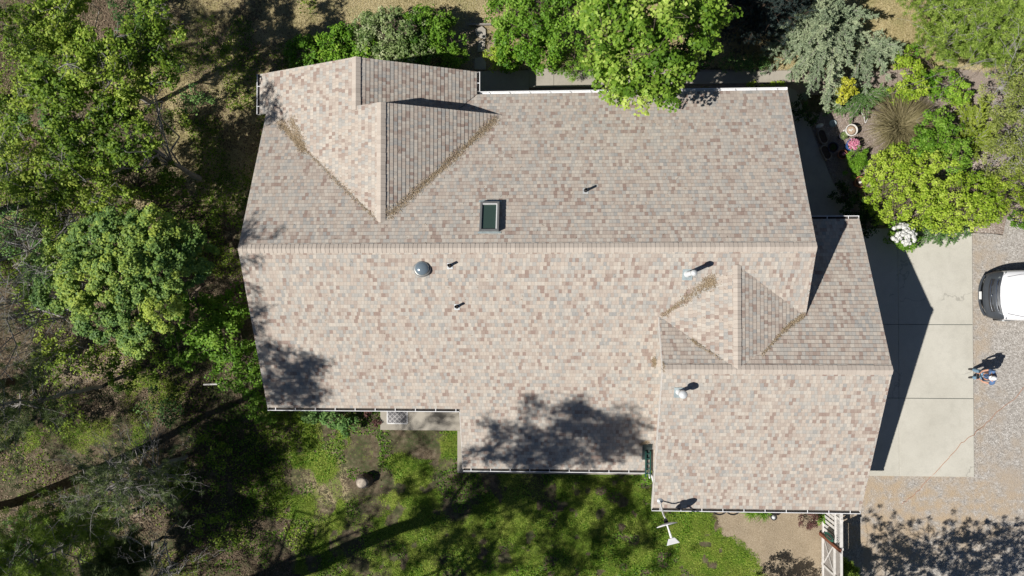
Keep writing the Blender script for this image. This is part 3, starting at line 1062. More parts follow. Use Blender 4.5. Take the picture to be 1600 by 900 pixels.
def vent(px, py, zf_, kind):
    w = on_plane(px, py, zf_)
    r = thing('vent_pipe', None, None)
    r.parent = house
    bm = bmesh.new()
    s = 0.095 if kind == 'small' else 0.17
    # flashing sheet on the slope
    m = MM
    up = 1 if zf_ is zN else -1
    vs = []
    for h in (0.022, 0.03):
        for x, y in ((-s, -s * 1.25), (s, -s * 1.25), (s, s * .9), (-s, s * .9)):
            vs.append(bm.verts.new((w[0] + x, w[1] + y, zf_(w[0], w[1] + y) + h)))
    for f in ((3, 2, 1, 0), (4, 5, 6, 7), (0, 1, 5, 4), (1, 2, 6, 5), (2, 3, 7, 6), (3, 0, 4, 7)):
        bm.faces.new([vs[i] for i in f])
    from_bm('flashing', bm, M['flash'] if kind != 'small' else M['galvw'], r)
    bm = bmesh.new()
    if kind == 'small':
        add_lathe(bm, [(0.085, -0.05), (0.06, 0.10), (0.045, 0.11), (0.045, 0.36), (0.032, 0.36), (0.032, 0.2)], tuple(w), 18)
        from_bm('pipe', bm, M['blackpipe'], r, False)
    else:
        hgt = 1.05 if kind == 'tall' else 0.72
        rc = 0.10 if kind == 'tall' else 0.14
        add_lathe(bm, [(0.125, -0.08), (0.12, 0.05), (0.10, 0.10), (0.075, 0.13), (0.075, hgt - .1)], tuple(w), 20)
        from_bm('pipe', bm, M['galvw'], r, True)
        bm = bmesh.new()
        add_lathe(bm, [(rc * .8, hgt - .16), (rc, hgt - .13), (rc, hgt), (rc * .75, hgt + .05), (0.001, hgt + .07)], tuple(w), 24)
        from_bm('cap', bm, M['galvw'], r, True)
    return r


vent(915, 298, zN, 'small')
vent(703, 415, zS, 'small')
vent(714, 479, zS, 'small')
vent(1074, 428, zS, 'tall')
vent(1061, 612, zGS, 'big')
# step in the saddle ridge cap overlap and small rake return

# ------------------------------------------------------------------ foliage generators


def unit(v):
    return v / (np.linalg.norm(v, axis=-1, keepdims=True) + 1e-9)


def blades(cen, dirv, nrm, length, width, tint, name, bend=0.0):
    """one pointed leaf (a kite of four corners) per row"""
    n = len(cen)
    dirv = unit(dirv)
    side = unit(np.cross(dirv, nrm))
    up = np.cross(side, dirv)
    L, W = np.asarray(length).reshape(-1, 1), np.asarray(width).reshape(-1, 1)
    a = cen - dirv * L * 0.5
    b2 = cen + side * W * 0.5 + up * bend * L
    c = cen + dirv * L * 0.5
    d = cen - side * W * 0.5 + up * bend * L
    v = np.stack([a, b2, c, d], 1).reshape(-1, 3)
    f = np.arange(4 * n).reshape(n, 4)
    return np_mesh(name, v, f, 4, {'tint': ('FACE', np.clip(tint, 0, 1))})


def tubes(segs, name, smooth=True):
    """segs rows: x0 y0 z0 r0 x1 y1 z1 r1, five-sided"""
    s = np.asarray(segs, float)
    p0, r0, p1, r1 = s[:, 0:3], s[:, 3:4], s[:, 4:7], s[:, 7:8]
    d = unit(p1 - p0)
    ref = np.where(np.abs(d[:, 2:3]) > 0.9, np.array([[1.0, 0, 0]]), np.array([[0, 0, 1.0]]))
    u = unit(np.cross(d, ref))
    w_ = np.cross(d, u)
    K = 5
    rings = []
    for p, r_ in ((p0, r0), (p1, r1)):
        for k in range(K):
            a = 2 * math.pi * k / K
            rings.append(p + (u * math.cos(a) + w_ * math.sin(a)) * r_)
    V = np.stack(rings, 1).reshape(-1, 3)
    b0 = (np.arange(len(s)) * 2 * K)[:, None]
    F_ = []
    for k in range(K):
        F_.append(np.concatenate([b0 + k, b0 + (k + 1) % K, b0 + K + (k + 1) % K, b0 + K + k], 1))
    return np_mesh(name, V, np.concatenate(F_), 4, None, smooth)


def rdir(n, zmin=-1.0):
    z = RNG.uniform(zmin, 1, n)
    a = RNG.uniform(0, 2 * np.pi, n)
    s = np.sqrt(1 - z * z)
    return np.stack([s * np.cos(a), s * np.sin(a), z], 1)


def limb_segs(p0, p1, r0, r1, n=5, wob=0.08, sag=0.0):
    p0, p1 = np.array(p0, float), np.array(p1, float)
    L = np.linalg.norm(p1 - p0)
    ts = np.linspace(0, 1, n + 1)
    pts = p0 + (p1 - p0) * ts[:, None]
    pts[1:-1] += RNG.normal(0, wob * L / n, (n - 1, 3))
    pts[:, 2] += sag * L * np.sin(ts * np.pi)
    rr = r0 + (r1 - r0) * ts
    return [[*pts[i], rr[i], *pts[i + 1], rr[i + 1]] for i in range(n)], pts


TB_ = []


def clump_centres(blobs, dens, shell=0.62, zmin=-0.35, rough=0.16):
    """blobs (x,y,z,rx,ry,rz); dens = clumps per square metre of blob surface seen from above"""
    out = []
    for (x, y, z, rx, ry, rz) in blobs:
        n = max(4, int(dens * math.pi * rx * ry))
        d = rdir(n, zmin)
        ph = RNG.uniform(0, 6.28, 6)
        a = np.arctan2(d[:, 1], d[:, 0])
        k = 1 + rough * (np.sin(3 * a + ph[0] + 2 * d[:, 2]) + 0.8 * np.sin(5 * a + ph[1]) + 0.6 * np.sin(8 * a + ph[2] + 3 * d[:, 2])) * 0.6
        r = (shell + (1 - shell) * RNG.random(n) ** 0.6) * k
        TB_.append(np.full(n, RNG.normal(0, .09)))
        out.append(np.stack([x + d[:, 0] * rx * r, y + d[:, 1] * ry * r, z + d[:, 2] * rz * r], 1))
    return np.concatenate(out)


def broadleaf(name, label, cat, base, blobs, mat, leaf=(0.10, 0.07), clump=0.28, nleaf=46, dens=9, bark=None, trunk_r=0.12,
              group=None, shell=0.62, limbs=9, up=0.9, twigs=True, tintv=0.16, fork=0.35, zmin=-0.35, lean=(0, 0), rough=0.16, twig_r=0.008, gap=0.0, blobt=1.0):
    """a shrub or a tree: tapered trunk and limbs, and a crown of leaf clumps"""
    TB_.clear()
    cc = clump_centres(blobs, dens, shell, zmin, rough)
    tb = np.concatenate(TB_)
    if gap > 0:
        g = vnoise(cc[:, 0] * 1.0 + 50, cc[:, 1] + cc[:, 2] * .5, 0.9)
        cc, tb = cc[g > gap], tb[g > gap]
    base = np.array(base, float)
    cc[:, 2] = np.maximum(cc[:, 2], 0.12)
    top = cc[:, 2].max()
    cen = cc.mean(0)
    n = len(cc)
    root = thing(name, label, cat, tuple(base), 0, group)
    segs = []
    th = max(base[2] + 0.15, top * 0.82)
    tp = np.array([cen[0] + lean[0], cen[1] + lean[1], th])
    # trunk bends gently from its foot to the crown
    f = np.linspace(0, 1, 9)
    trunk = base + (tp - base) * f[:, None]
    trunk[:, :2] = base[:2] + (tp - base)[:2] * (f ** 1.5)[:, None]
    trunk[1:-1, :2] += RNG.normal(0, 0.03 * max(0.3, th / 6), (7, 2))
    tr = trunk_r * (1 - f * 0.8)
    for i in range(8): segs.append([*trunk[i], tr[i], *trunk[i + 1], tr[i + 1]])
    anchors = [trunk[-1]]
    li = RNG.choice(n, min(limbs, n), replace=False)
    for i in li:
        k = RNG.uniform(fork, 0.9)
        j = int(k * 8)
        s_, pts = limb_segs(trunk[j], cc[i], min(tr[j] * 0.42, 0.05 + tr[j] * .1), 0.008, 6, 0.5, 0.06)
        segs += s_
        anchors += list(pts[2:])
    anchors = np.array(anchors)
    if twigs:
        dd = ((cc[:, None, :] - anchors[None]) ** 2).sum(-1)
        near = anchors[dd.argmin(1)]
        for a, b2 in zip(near, cc):
            s_, _ = limb_segs(a, b2, twig_r * 1.8, twig_r * 0.6, 3, 0.5)
            segs += s_
    sg = np.array(segs)
    sg[:, 0:3] -= base
    sg[:, 4:7] -= base
    mesh_obj('trunk', tubes(sg, 'trunk'), bark or M['bark'], root)
    ids = np.repeat(np.arange(n), nleaf)
    m = len(ids)
    csz = clump * RNG.uniform(0.7, 1.25, n)[ids]
    off = rdir(m) * (RNG.random(m) ** 0.45 * csz)[:, None]
    off[:, 2] *= 0.75
    pos = cc[ids] + off
    pos[:, 2] = np.maximum(pos[:, 2], 0.03)
    nr = unit(np.array([0, 0, up]) + unit(off) * 0.55 + RNG.normal(0, 0.42, (m, 3)))
    dv = np.cross(nr, rdir(m))
    L = leaf[0] * RNG.uniform(0.65, 1.25, m)
    W = leaf[1] * RNG.uniform(0.7, 1.2, m)
    ct = RNG.normal(0.5, tintv, n) + 0.5 * (vnoise(cc[:, 0], cc[:, 1], 0.8) - 0.5)
    tint = (ct + tb * blobt)[ids] + RNG.normal(0, 0.15, m)
    mesh_obj('crown', blades(pos - base, dv, nr, L, W, tint, 'crown', bend=RNG.uniform(-0.1, 0.15)), mat, root)
    return root


def B(px, py, z, r, rz=None, ry=None):
    """a crown blob the photograph shows at px,py, its centre at height z, r pixels wide"""
    w = at(px, py, z)
    k = mpp(z)
    return (float(w[0]), float(w[1]), z, r * k, (ry or r) * k, rz if rz else r * k * 0.7)


def foot(blobs, dx=0, dy=0):
    b2 = np.array(blobs)
    x, y = b2[:, 0].mean() + dx, b2[:, 1].mean() + dy
    return (float(x), float(y), float(ground_z(x, y)) - 0.02)


def pine(name, label, cat, base, height, rad, mat, crown_from=0.35, whorls=14, per=7, tuft=0.16, ntuft=5, needles=46, nl=0.15, nw=0.012,
         group=None, lean=(0, 0), trunk_r=0.2, bark=None, flat=0.0, deadfrac=0.0, droop=-0.05, conical=1.0):
    base = np.array(base, float)
    root = thing(name, label, cat, tuple(base), 0, group)
    top = base + np.array([lean[0], lean[1], height])
    f = np.linspace(0, 1, 12)
    tr = trunk_r * (1 - 0.88 * f)
    trunk = base + (top - base) * f[:, None]
    trunk[1:-1, :2] += RNG.normal(0, 0.05, (10, 2))
    segs = [[*trunk[i], tr[i], *trunk[i + 1], tr[i + 1]] for i in range(11)]
    tc, td = [], []
    for w_ in range(whorls):
        k = crown_from + (1 - crown_from) * (w_ + RNG.uniform(0, .6)) / whorls
        k = min(k, 0.985)
        p = base + (top - base) * k
        rr = rad * ((1 - (k - crown_from) / (1 - crown_from)) ** (0.75 * conical) * 0.9 + 0.12) * (0.75 if k < crown_from + .12 else 1)
        for q in range(per):
            a = RNG.uniform(0, 2 * np.pi)
            L = rr * RNG.uniform(0.6, 1.12)
            e_ = p + np.array([math.cos(a) * L, math.sin(a) * L, L * RNG.uniform(0.0, 0.28) + droop * L])
            s_, pts = limb_segs(p, e_, 0.010 + 0.014 * L / max(rad, .1), 0.005, 6, 0.2, 0.03)
            segs += s_
            if RNG.random() < deadfrac:
                for pt in pts[2:]:
                    for _ in range(3):
                        s2, _p = limb_segs(pt, pt + unit(e_ - p) * .15 + RNG.normal(0, 0.22, 3), 0.005, 0.002, 2, 0.25)
                        segs += s2
                continue
            for pt in pts[2:]:
                for _ in range(ntuft):
                    side = RNG.normal(0, 0.17 * rad / 2.2, 3)
                    side[2] = abs(side[2]) * 0.7
                    t2 = pt + side
                    segs.append([*pt, 0.006, *t2, 0.004])
                    tc.append(t2)
                    td.append(unit((t2 - pt) + (e_ - p) * 0.15 + np.array([0, 0, 0.1])))
    sg = np.array(segs)
    sg[:, 0:3] -= base
    sg[:, 4:7] -= base
    mesh_obj('trunk', tubes(sg, 'trunk'), bark or M['pbark'], root)
    tc, td = np.array(tc), np.array(td)
    n = len(tc)
    ids = np.repeat(np.arange(n), needles)
    m = len(ids)
    d = unit(td[ids] * 0.45 + rdir(m))
    L = nl * RNG.uniform(0.6, 1.2, m)
    along = td[ids] * (RNG.uniform(-0.5, 0.5, m) * tuft)[:, None]
    pos = tc[ids] + along + d * (L * 0.5)[:, None]
    tint = (RNG.normal(0.5, 0.18, n)[ids] + RNG.normal(0, 0.15, m))
    mesh_obj('crown', blades(pos - base, d, rdir(m), L, np.full(m, nw), tint, 'crown'), mat, root)
    return root


def sprayer(name, label, cat, base, arms, mat, group=None, tw=0.22, nd=0.05, step=0.035, ndl=9, bark=None, tint0=0.5, wid=0.016, stem_r=0.022):
    """a juniper: arms (list of end points) each feathered with side sprays"""
    base = np.array(base, float)
    root = thing(name, label, cat, tuple(base), 0, group)
    segs, P0, D0, T0 = [], [], [], []
    for end, tn in arms:
        end = np.array(end, float)
        L = np.linalg.norm(end - base)
        n = max(5, int(L / 0.16))
        s_, pts = limb_segs(base + [0, 0, 0.15], end, stem_r, 0.006, n, 0.25, 0.16)
        segs += s_
        at0 = RNG.normal(tint0, 0.14) + tn
        for i in range(1, len(pts)):
            k = i / (len(pts) - 1)
            if k < 0.25: continue
            ax = unit(pts[i] - pts[i - 1])
            for _ in range(5):
                lat = unit(np.cross(ax, [0, 0, 1]) * RNG.choice([-1, 1]) + RNG.normal(0, 0.35, 3))
                dr = unit(ax * RNG.uniform(0.7, 1.6) + lat * RNG.uniform(0.5, 1) + [0, 0, 0.12])
                l2 = tw * (1.15 - 0.5 * k) * RNG.uniform(0.6, 1.3)
                st = pts[i] - ax * RNG.uniform(0, .16)
                segs.append([*st, 0.005, *(st + dr * l2), 0.003])
                m = int(l2 / step)
                for q in range(m):
                    P0.append(st + dr * l2 * (q + 0.5) / m)
                    D0.append(dr)
                    T0.append(at0 + 0.12 * (q / max(m, 1)))
    sg = np.array(segs)
    sg[:, 0:3] -= base
    sg[:, 4:7] -= base
    mesh_obj('branches', tubes(sg, 'branches'), bark or M['twig'], root)
    P0, D0, T0 = np.array(P0), np.array(D0), np.array(T0)
    ids = np.repeat(np.arange(len(P0)), ndl)
    m = len(ids)
    d = unit(D0[ids] + RNG.normal(0, 0.55, (m, 3)))
    L = nd * RNG.uniform(0.6, 1.3, m)
    pos = P0[ids] + d * (L * .5)[:, None] + RNG.normal(0, 0.008, (m, 3))
    pos[:, 2] = np.maximum(pos[:, 2], 0.03)
    nr = unit(RNG.normal(0, 0.6, (m, 3)) + [0, 0, 0.8])
    tint = T0[ids] + RNG.normal(0, 0.14, m)
    mesh_obj('foliage', blades(pos - base, d, nr, L, np.full(m, wid), tint, 'foliage'), mat, root)
    return root


def bare(name, label, cat, base, ends, mat, group=None, r0=0.03, depth=3, spread=0.5, nsub=4, tip=0.004):
    base = np.array(base, float)
    root = thing(name, label, cat, tuple(base), 0, group)
    segs = []

    def grow(p, q, r, d):
        s_, pts = limb_segs(p, q, r, max(tip, r * 0.45), 4, 0.32, 0.04)
        segs.extend(s_)
        if d == 0: return
        L = np.linalg.norm(np.array(q) - np.array(p))
        for _ in range(nsub):
            i = RNG.integers(1, len(pts))
            dirn = unit(unit(np.array(q) - np.array(p)) + RNG.normal(0, spread, 3))
            grow(pts[i], pts[i] + dirn * L * RNG.uniform(0.35, 0.65), r * 0.5, d - 1)
    for e_ in ends:
        grow(base, np.array(e_, float), r0, depth)
    sg = np.array(segs)
    sg[:, 0:3] -= base
    sg[:, 4:7] -= base
    mesh_obj('branches', tubes(sg, 'branches'), mat, root)
    return root


def tussock(name, label, cat, base, n, L, mat, spread=1.0, w=0.012, dirbias=(0, 0), group=None, arch=0.55):
    base = np.array(base, float)
    root = thing(name, label, cat, tuple(base), 0, group)
    a = RNG.uniform(0, 2 * np.pi, n)
    out = np.stack([np.cos(a), np.sin(a)], 1) * RNG.uniform(0.15, 1, n)[:, None] * spread + np.array(dirbias)
    Ls = L * RNG.uniform(0.6, 1.15, n)
    p0 = np.concatenate([out * 0.12, np.zeros((n, 1))], 1) + RNG.normal(0, .03 + .07 * (L > 1), (n, 3)) * [1, 1, 0]
    p1 = p0 + np.concatenate([out * 0.35, np.full((n, 1), 0.62)], 1) * Ls[:, None]
    p2 = p0 + np.concatenate([out * 0.80, np.full((n, 1), 0.62 + .1 - arch * .2)], 1) * Ls[:, None]
    p3 = p0 + np.concatenate([out * 1.15, np.full((n, 1), 0.62 - arch * .7)], 1) * Ls[:, None]
    P_ = np.stack([p0, p1, p2, p3], 1)
    P_[..., 2] = np.maximum(P_[..., 2], 0.02)
    side = np.stack([-np.sin(a), np.cos(a), np.zeros(n)], 1)
    ww = np.array([1, .9, .7, .15])
    Lf = P_ - side[:, None, :] * (ww * w / 2)[None, :, None]
    Rt = P_ + side[:, None, :] * (ww * w / 2)[None, :, None]
    V = np.concatenate([Lf, Rt], 1).reshape(-1, 3)
    b0 = (np.arange(n) * 8)[:, None]
    F_ = np.concatenate([np.concatenate([b0 + k, b0 + k + 1, b0 + 5 + k, b0 + 4 + k], 1) for k in range(3)])
    tint = np.tile(RNG.normal(0.5, 0.22, n), 3)
    me = np_mesh('blades', V, F_, 4, {'tint': ('FACE', np.clip(tint, 0, 1))})
    mesh_obj('blades', me, mat, root)
    return root

# ------------------------------------------------------------------ planting north of the house
bl = [B(540, 64, .7, 26), B(480, 92, 0.7, 34), B(525, 82, 0.8, 38), B(570, 92, .9, 30)]
broadleaf('leafy_shrub', 'bright yellow-green leafy shrub at the left end of the bed behind the front gable', 'shrub', foot(bl), bl, M['lf_fresh'], (0.11, 0.08), 0.2, 40, 22, group='shrubs along the north wall', trunk_r=.04, zmin=0.0)
bl = [B(570, 48, 0.7, 28), B(600, 58, 1.0, 42), B(640, 66, 1.0, 42), B(585, 88, .8, 30)]
broadleaf('variegated_shrub', 'pale cream and green variegated shrub in the middle of the bed behind the gable ridge', 'shrub', foot(bl), bl, M['lf_pale'], (0.10, 0.065), 0.19, 40, 24, group='shrubs along the north wall', trunk_r=.04, zmin=0.0, tintv=.22)
bl = [B(665, 48, .9, 38), B(694, 58, 0.9, 34), B(640, 88, .7, 26), B(706, 92, .7, 22), B(660, 94, .7, 36)]
broadleaf('leafy_shrub', 'darker green shrub left of the flagstone path', 'shrub', foot(bl), bl, M['lf_green'], (0.11, 0.075), 0.2, 42, 22, group='shrubs along the north wall', trunk_r=.04, zmin=0.0)
bl = [B(800, 24, 1.6, 36), B(845, 12, 2.0, 44), B(890, 30, 2.0, 44)]
broadleaf('tall_shrub', 'tall bright green shrub at the top edge, right of the flagstone path', 'shrub', foot(bl), bl, M['lf_green'], (0.11, 0.08), 0.24, 46, 20, group='shrubs between path and maple', trunk_r=.06)
bl = [B(815, 62, 1.2, 42), B(850, 80, 1.0, 30), B(800, 95, .5, 20)]
broadleaf('rounded_shrub', 'rounded green shrub with its foot on the sunlit concrete path', 'shrub', foot(bl), bl, M['lf_fresh'], (0.10, 0.075), 0.22, 46, 24, group='shrubs between path and maple', trunk_r=.05)
bl = [B(783, 92, .4, 20), B(770, 84, .35, 12)]
broadleaf('low_shrub', 'small yellow-green shrub at the corner of the flagstone path', 'shrub', foot(bl), bl, M['lf_yellow'], (0.08, 0.06), 0.14, 30, 34, trunk_r=.02, zmin=0)
bl = [B(892, 100, .5, 26, .35), B(930, 100, .5, 26, .35)]
broadleaf('feathery_shrub', 'fine-leaved lime green plants spilling over the concrete path below the maple', 'shrub', foot(bl), bl, M['lf_fresh'], (0.09, 0.022), 0.16, 46, 34, trunk_r=.02, zmin=0)
# the maple over the eave
bl = [B(965, 60, 5.2, 60, 1.1), B(1010, 30, 5.9, 80, 1.3), B(1065, 45, 5.4, 60, 1.1), B(1000, 105, 5.0, 56, .9), B(968, 120, 4.5, 38, .7), B(1035, 118, 4.7, 42, .8), B(1090, 15, 5.2, 44, .9), B(930, 10, 4.8, 40, .9)]
broadleaf('maple_tree', 'tall bright green maple whose crown hangs over the north eave', 'tree', (4.2, 10.6, -.05), bl, M['lf_maple'], (0.14, 0.11), 0.27, 34, 17, trunk_r=.15, limbs=16, twigs=True, tintv=.22, gap=.24, up=1.2, rough=.3)
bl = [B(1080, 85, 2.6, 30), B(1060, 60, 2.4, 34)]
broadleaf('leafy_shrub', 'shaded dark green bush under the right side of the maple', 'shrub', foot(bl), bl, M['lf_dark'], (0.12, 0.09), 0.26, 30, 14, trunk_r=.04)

# dark spruce and the big blue juniper
pine('spruce_tree', 'dark blue-green spruce in shade between the maple and the blue juniper', 'tree', (*at(1165, 30, 0)[:2], -.05), 3.8, 2.2, M['nd_darkblue'], crown_from=.06, whorls=16, per=9, needles=30, nl=.09, nw=.016, ntuft=5, trunk_r=.1, conical=.8)
pine('spruce_tree', 'second dark spruce at the top edge right behind the shaded one', 'tree', (*at(1215, -25, 0)[:2], -.05), 4.2, 2.0, M['nd_darkblue'], crown_from=.06, whorls=14, per=9, needles=30, nl=.09, nw=.016, ntuft=5, trunk_r=.1, conical=.8)


def arms(cx, cy, z0, lst, n=1, jit=10, zj=.25):
    out = []
    for (px, py, z, cnt) in lst:
        for _ in range(cnt):
            w = at(px + RNG.normal(0, jit), py + RNG.normal(0, jit), max(.15, z + RNG.normal(0, zj)))
            out.append((w, RNG.normal(0, .05)))
    return out


J = arms(1290, 40, 0, [(1208, 85, .5, 6), (1212, 60, .8, 5), (1225, 60, 1.0, 7), (1240, 20, 1.5, 6), (1215, 95, .6, 5), (1240, 110, .7, 7), (1270, 95, 1.4, 7), (1262, 130, .8, 7), (1285, 155, .7, 8), (1305, 120, 1.2, 7), (1300, 85, 1.7, 7), (1330, 60, 1.6, 6),
                       (1345, 25, 1.5, 6), (1320, 5, 1.9, 6), (1280, 0, 2.0, 6), (1285, 50, 2.2, 7), (1250, 60, 1.7, 6), (1360, 70, .9, 5), (1300, 25, 2.4, 6)], jit=12)
sprayer('blue_juniper', 'big spreading blue-green juniper at the north-east corner of the roof', 'shrub', (*at(1288, 30)[:2], 0.05), J, M['nd_blue'], tw=.26, ndl=8, nd=.055, wid=.02, bark=M['twig'])
J = arms(1350, 90, 0, [(1395, 85, .7, 6), (1385, 110, .6, 6), (1350, 130, .6, 6), (1365, 95, 1.0, 6), (1335, 110, .8, 5), (1398, 65, .6, 4), (1375, 75, 1.0, 4)], jit=9)
sprayer('blue_juniper', 'smaller blue juniper with pointed sprays right of the big one', 'shrub', (*at(1345, 75)[:2], 0.05), J, M['nd_blue'], tw=.24, ndl=8, nd=.055, wid=.02, tint0=.42)
J = arms(1330, 150, 0, [(1300, 172, .25, 6), (1325, 175, .3, 7), (1350, 170, .3, 7), (1375, 160, .3, 6), (1345, 150, .45, 6), (1310, 158, .4, 5), (1385, 148, .3, 4)], jit=7, zj=.08)
sprayer('low_juniper', 'low mossy green juniper between the golden shrub and the white pot', 'shrub', (*at(1345, 150)[:2], 0.05), J, M['nd_moss'], tw=.2, ndl=8, nd=.045, wid=.018)
bl = [B(1322, 140, 1.0, 13), B(1313, 150, .9, 10), B(1325, 128, 1.1, 9)]
broadleaf('golden_shrub', 'small bright golden-yellow shrub against the blue juniper', 'shrub', foot(bl), bl, M['lf_gold'], (0.10, 0.06), 0.13, 34, 46, trunk_r=.02)
bl = [B(1420, 110, .9, 20), B(1428, 135, .9, 20), B(1405, 152, .6, 18), B(1412, 90, .7, 12)]
broadleaf('lime_shrub', 'narrow lime-yellow shrub right of the blue junipers', 'shrub', foot(bl), bl, M['lf_yellow'], (0.09, 0.06), 0.15, 36, 34, trunk_r=.03)
bl = [B(1470, 132, .5, 26, .3), B(1495, 145, .5, 22, .3), B(1440, 128, .4, 14, .25), B(1425, 82, .5, 10, .3)]
broadleaf('low_shrub', 'low fresh green ground shrub below the pine', 'shrub', foot(bl), bl, M['lf_fresh'], (0.08, 0.06), 0.14, 32, 34, trunk_r=.02, zmin=0)
tussock('ornamental_grass', 'dry brown ornamental grass clump arching over the mulch bed', 'grass clump', (*at(1388, 205)[:2], -.02), 2300, 1.3, M['gr_orn'], 1.1, .014, dirbias=(.25, .15))
J = arms(1520, 200, 0, [(1500, 170, .6, 6), (1530, 172, .6, 6), (1550, 195, .5, 6), (1548, 225, .5, 5), (1520, 240, .6, 5), (1495, 215, .8, 5), (1520, 200, 1.0, 7), (1535, 160, .4, 4)], jit=7)
sprayer('lime_juniper', 'feathery lime-green juniper casting pointed shadows on the bare soil', 'shrub', (*at(1505, 225)[:2], .02), J, M['nd_lime'], tw=.26, ndl=8, nd=.05, wid=.016)
# the chartreuse shrubs
bl = [B(1390, 268, .9, 34), B(1425, 290, 1.1, 44), B(1465, 270, 1.2, 38), B(1380, 312, .8, 32), B(1432, 322, .9, 34), B(1475, 320, 1.0, 40), B(1400, 245, .7, 20)]
broadleaf('chartreuse_shrub', 'large bright chartreuse shrub beside the top of the driveway', 'shrub', foot(bl), bl, M['lf_yellow'], (0.085, 0.065), 0.17, 38, 32, trunk_r=.05, tintv=.12)
bl = [B(1460, 195, 1.1, 24), B(1470, 220, 1.2, 30), B(1490, 245, 1.2, 26), B(1448, 232, 1.0, 24)]
broadleaf('green_shrub', 'taller fresh green shrub above the chartreuse one', 'shrub', foot(bl), bl, M['lf_green'], (0.09, 0.065), 0.18, 38, 28, trunk_r=.04)
bl = [B(1520, 300, .9, 30), B(1540, 325, .8, 28), B(1505, 335, .8, 30), B(1550, 295, .7, 20)]
broadleaf('chartreuse_shrub', 'yellow-green shrub at the right end of the hedge above the gravel', 'shrub', foot(bl), bl, M['lf_yellow'], (0.08, 0.06), 0.16, 38, 32, trunk_r=.04)
J = arms(1455, 350, 0, [(1440, 375, .3, 6), (1465, 378, .3, 6), (1490, 372, .3, 6), (1505, 360, .3, 5), (1430, 360, .4, 5), (1470, 355, .5, 5)], jit=6, zj=.06)
sprayer('low_juniper', 'dark green juniper at the driveway edge beside the white flowers', 'shrub', (*at(1465, 345)[:2], .02), J, M['nd_moss'], tw=.2, ndl=9, nd=.05, wid=.018, tint0=.35)
bl = [B(1412, 366, .6, 24)]
hyd = broadleaf('flowering_shrub', 'shrub covered in round white flower heads at the driveway corner', 'shrub', foot(bl), bl, M['lf_green'], (0.08, 0.06), 0.14, 34, 34, trunk_r=.02)
fc = []
for k in range(60):
    a, r_ = RNG.uniform(0, 6.28), 22 * math.sqrt(RNG.random())
    fc.append(at(1412 + r_ * math.cos(a), 367 + r_ * .8 * math.sin(a), 1.2 - (r_ / 26) ** 2 * .35 + RNG.uniform(0, .06)))
fc = np.array(fc)
ids = np.repeat(np.arange(len(fc)), 60)
d = rdir(len(ids), -.2)
pos = fc[ids] + d * 0.075
mesh_obj('flower_heads', blades(pos - np.array(hyd.location), np.cross(d, rdir(len(ids))), d, np.full(len(ids), .045), np.full(len(ids), .04), RNG.normal(.6, .2, len(ids)), 'flower_heads'), M['petal_w'], hyd)

# right edge: pine, olive and bare-branched trees
pine('pine_tree', 'wide green pine filling the top right corner with pale bare twigs showing', 'tree', (*at(1490, 40, 0)[:2], -.05), 5.0, 2.7, M['nd_green'], crown_from=.12, whorls=17, per=12, needles=60, nl=.14, nw=.017, ntuft=7, trunk_r=.12, bark=M['twig'], deadfrac=.03, conical=.55)
pine('pine_tree', 'second green pine at the very right of the top edge', 'tree', (*at(1590, 0, 0)[:2], -.05), 4.6, 2.3, M['nd_green'], crown_from=.12, whorls=15, per=12, needles=60, nl=.14, nw=.017, ntuft=7, trunk_r=.12, bark=M['twig'], deadfrac=.04, conical=.55)
bl = [B(1575, 150, 1.6, 40), B(1590, 205, 1.6, 42), B(1600, 120, 2.0, 40), B(1575, 245, 1.1, 34)]
broadleaf('olive_shrub', 'sparse olive-green shrub on the right edge with pale bare branches', 'shrub', foot(bl), bl, M['lf_olive'], (0.07, 0.045), 0.2, 34, 30, trunk_r=.04, bark=M['deadtwig'], twig_r=.006)
bl = [B(1580, 290, .9, 32), B(1590, 320, .7, 24)]
broadleaf('olive_shrub', 'yellow-olive bush at the right edge just above the gravel', 'shrub', foot(bl), bl, M['nd_lime'], (0.10, 0.03), 0.18, 34, 26, trunk_r=.04)
bare('bare_shrub', 'grey leafless branches reaching in from the right edge', 'shrub', (*at(1600, 130, 0)[:2], 0), [at(1556, 92, 3.0), at(1580, 118, 3.2), at(1595, 60, 3.6), at(1598, 25, 3.8)], M['deadtwig'], r0=.02, depth=2, nsub=3)
bare('bare_branch', 'dry pale forked branch lying against the bush on the right edge', 'branch', (*at(1580, 240, .8)[:2], 1.2), [at(1590, 215, 1.9), at(1572, 250, 1.6), at(1600, 205, 1.9)], M['deadtwig'], r0=.03, depth=2, nsub=2)
bl = [B(1590, 345, .3, 14, .2)]
broadleaf('low_shrub', 'small green plant at the gravel edge on the far right', 'shrub', foot(bl), bl, M['lf_fresh'], (0.07, 0.05), 0.13, 30, 40, trunk_r=.015, zmin=0)
# little plants along the north path
bl = [B(1178, 133, .2, 12, .12, 6), B(1200, 133, .2, 12, .12, 6), B(1215, 134, .25, 10, .15, 6)]
broadleaf('low_shrub', 'strip of low yellow-green plants between the north gutter and the path', 'shrub', foot(bl), bl, M['lf_yellow'], (0.08, 0.03), 0.12, 30, 50, trunk_r=.012, zmin=0)
bl = [B(1150, 98, .4, 26, .3, 14), B(1185, 100, .4, 24, .3, 12)]
broadleaf('low_shrub', 'low grey-green plants on the far side of the north path below the spruce', 'shrub', foot(bl), bl, M['nd_moss'], (0.08, 0.03), 0.15, 30, 40, trunk_r=.012, zmin=0)
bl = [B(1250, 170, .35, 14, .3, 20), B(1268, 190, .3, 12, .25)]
broadleaf('low_shrub', 'dark low plants in the roof shadow beside the side path', 'shrub', foot(bl), bl, M['lf_dark'], (0.08, 0.05), 0.15, 26, 30, trunk_r=.012, zmin=0)
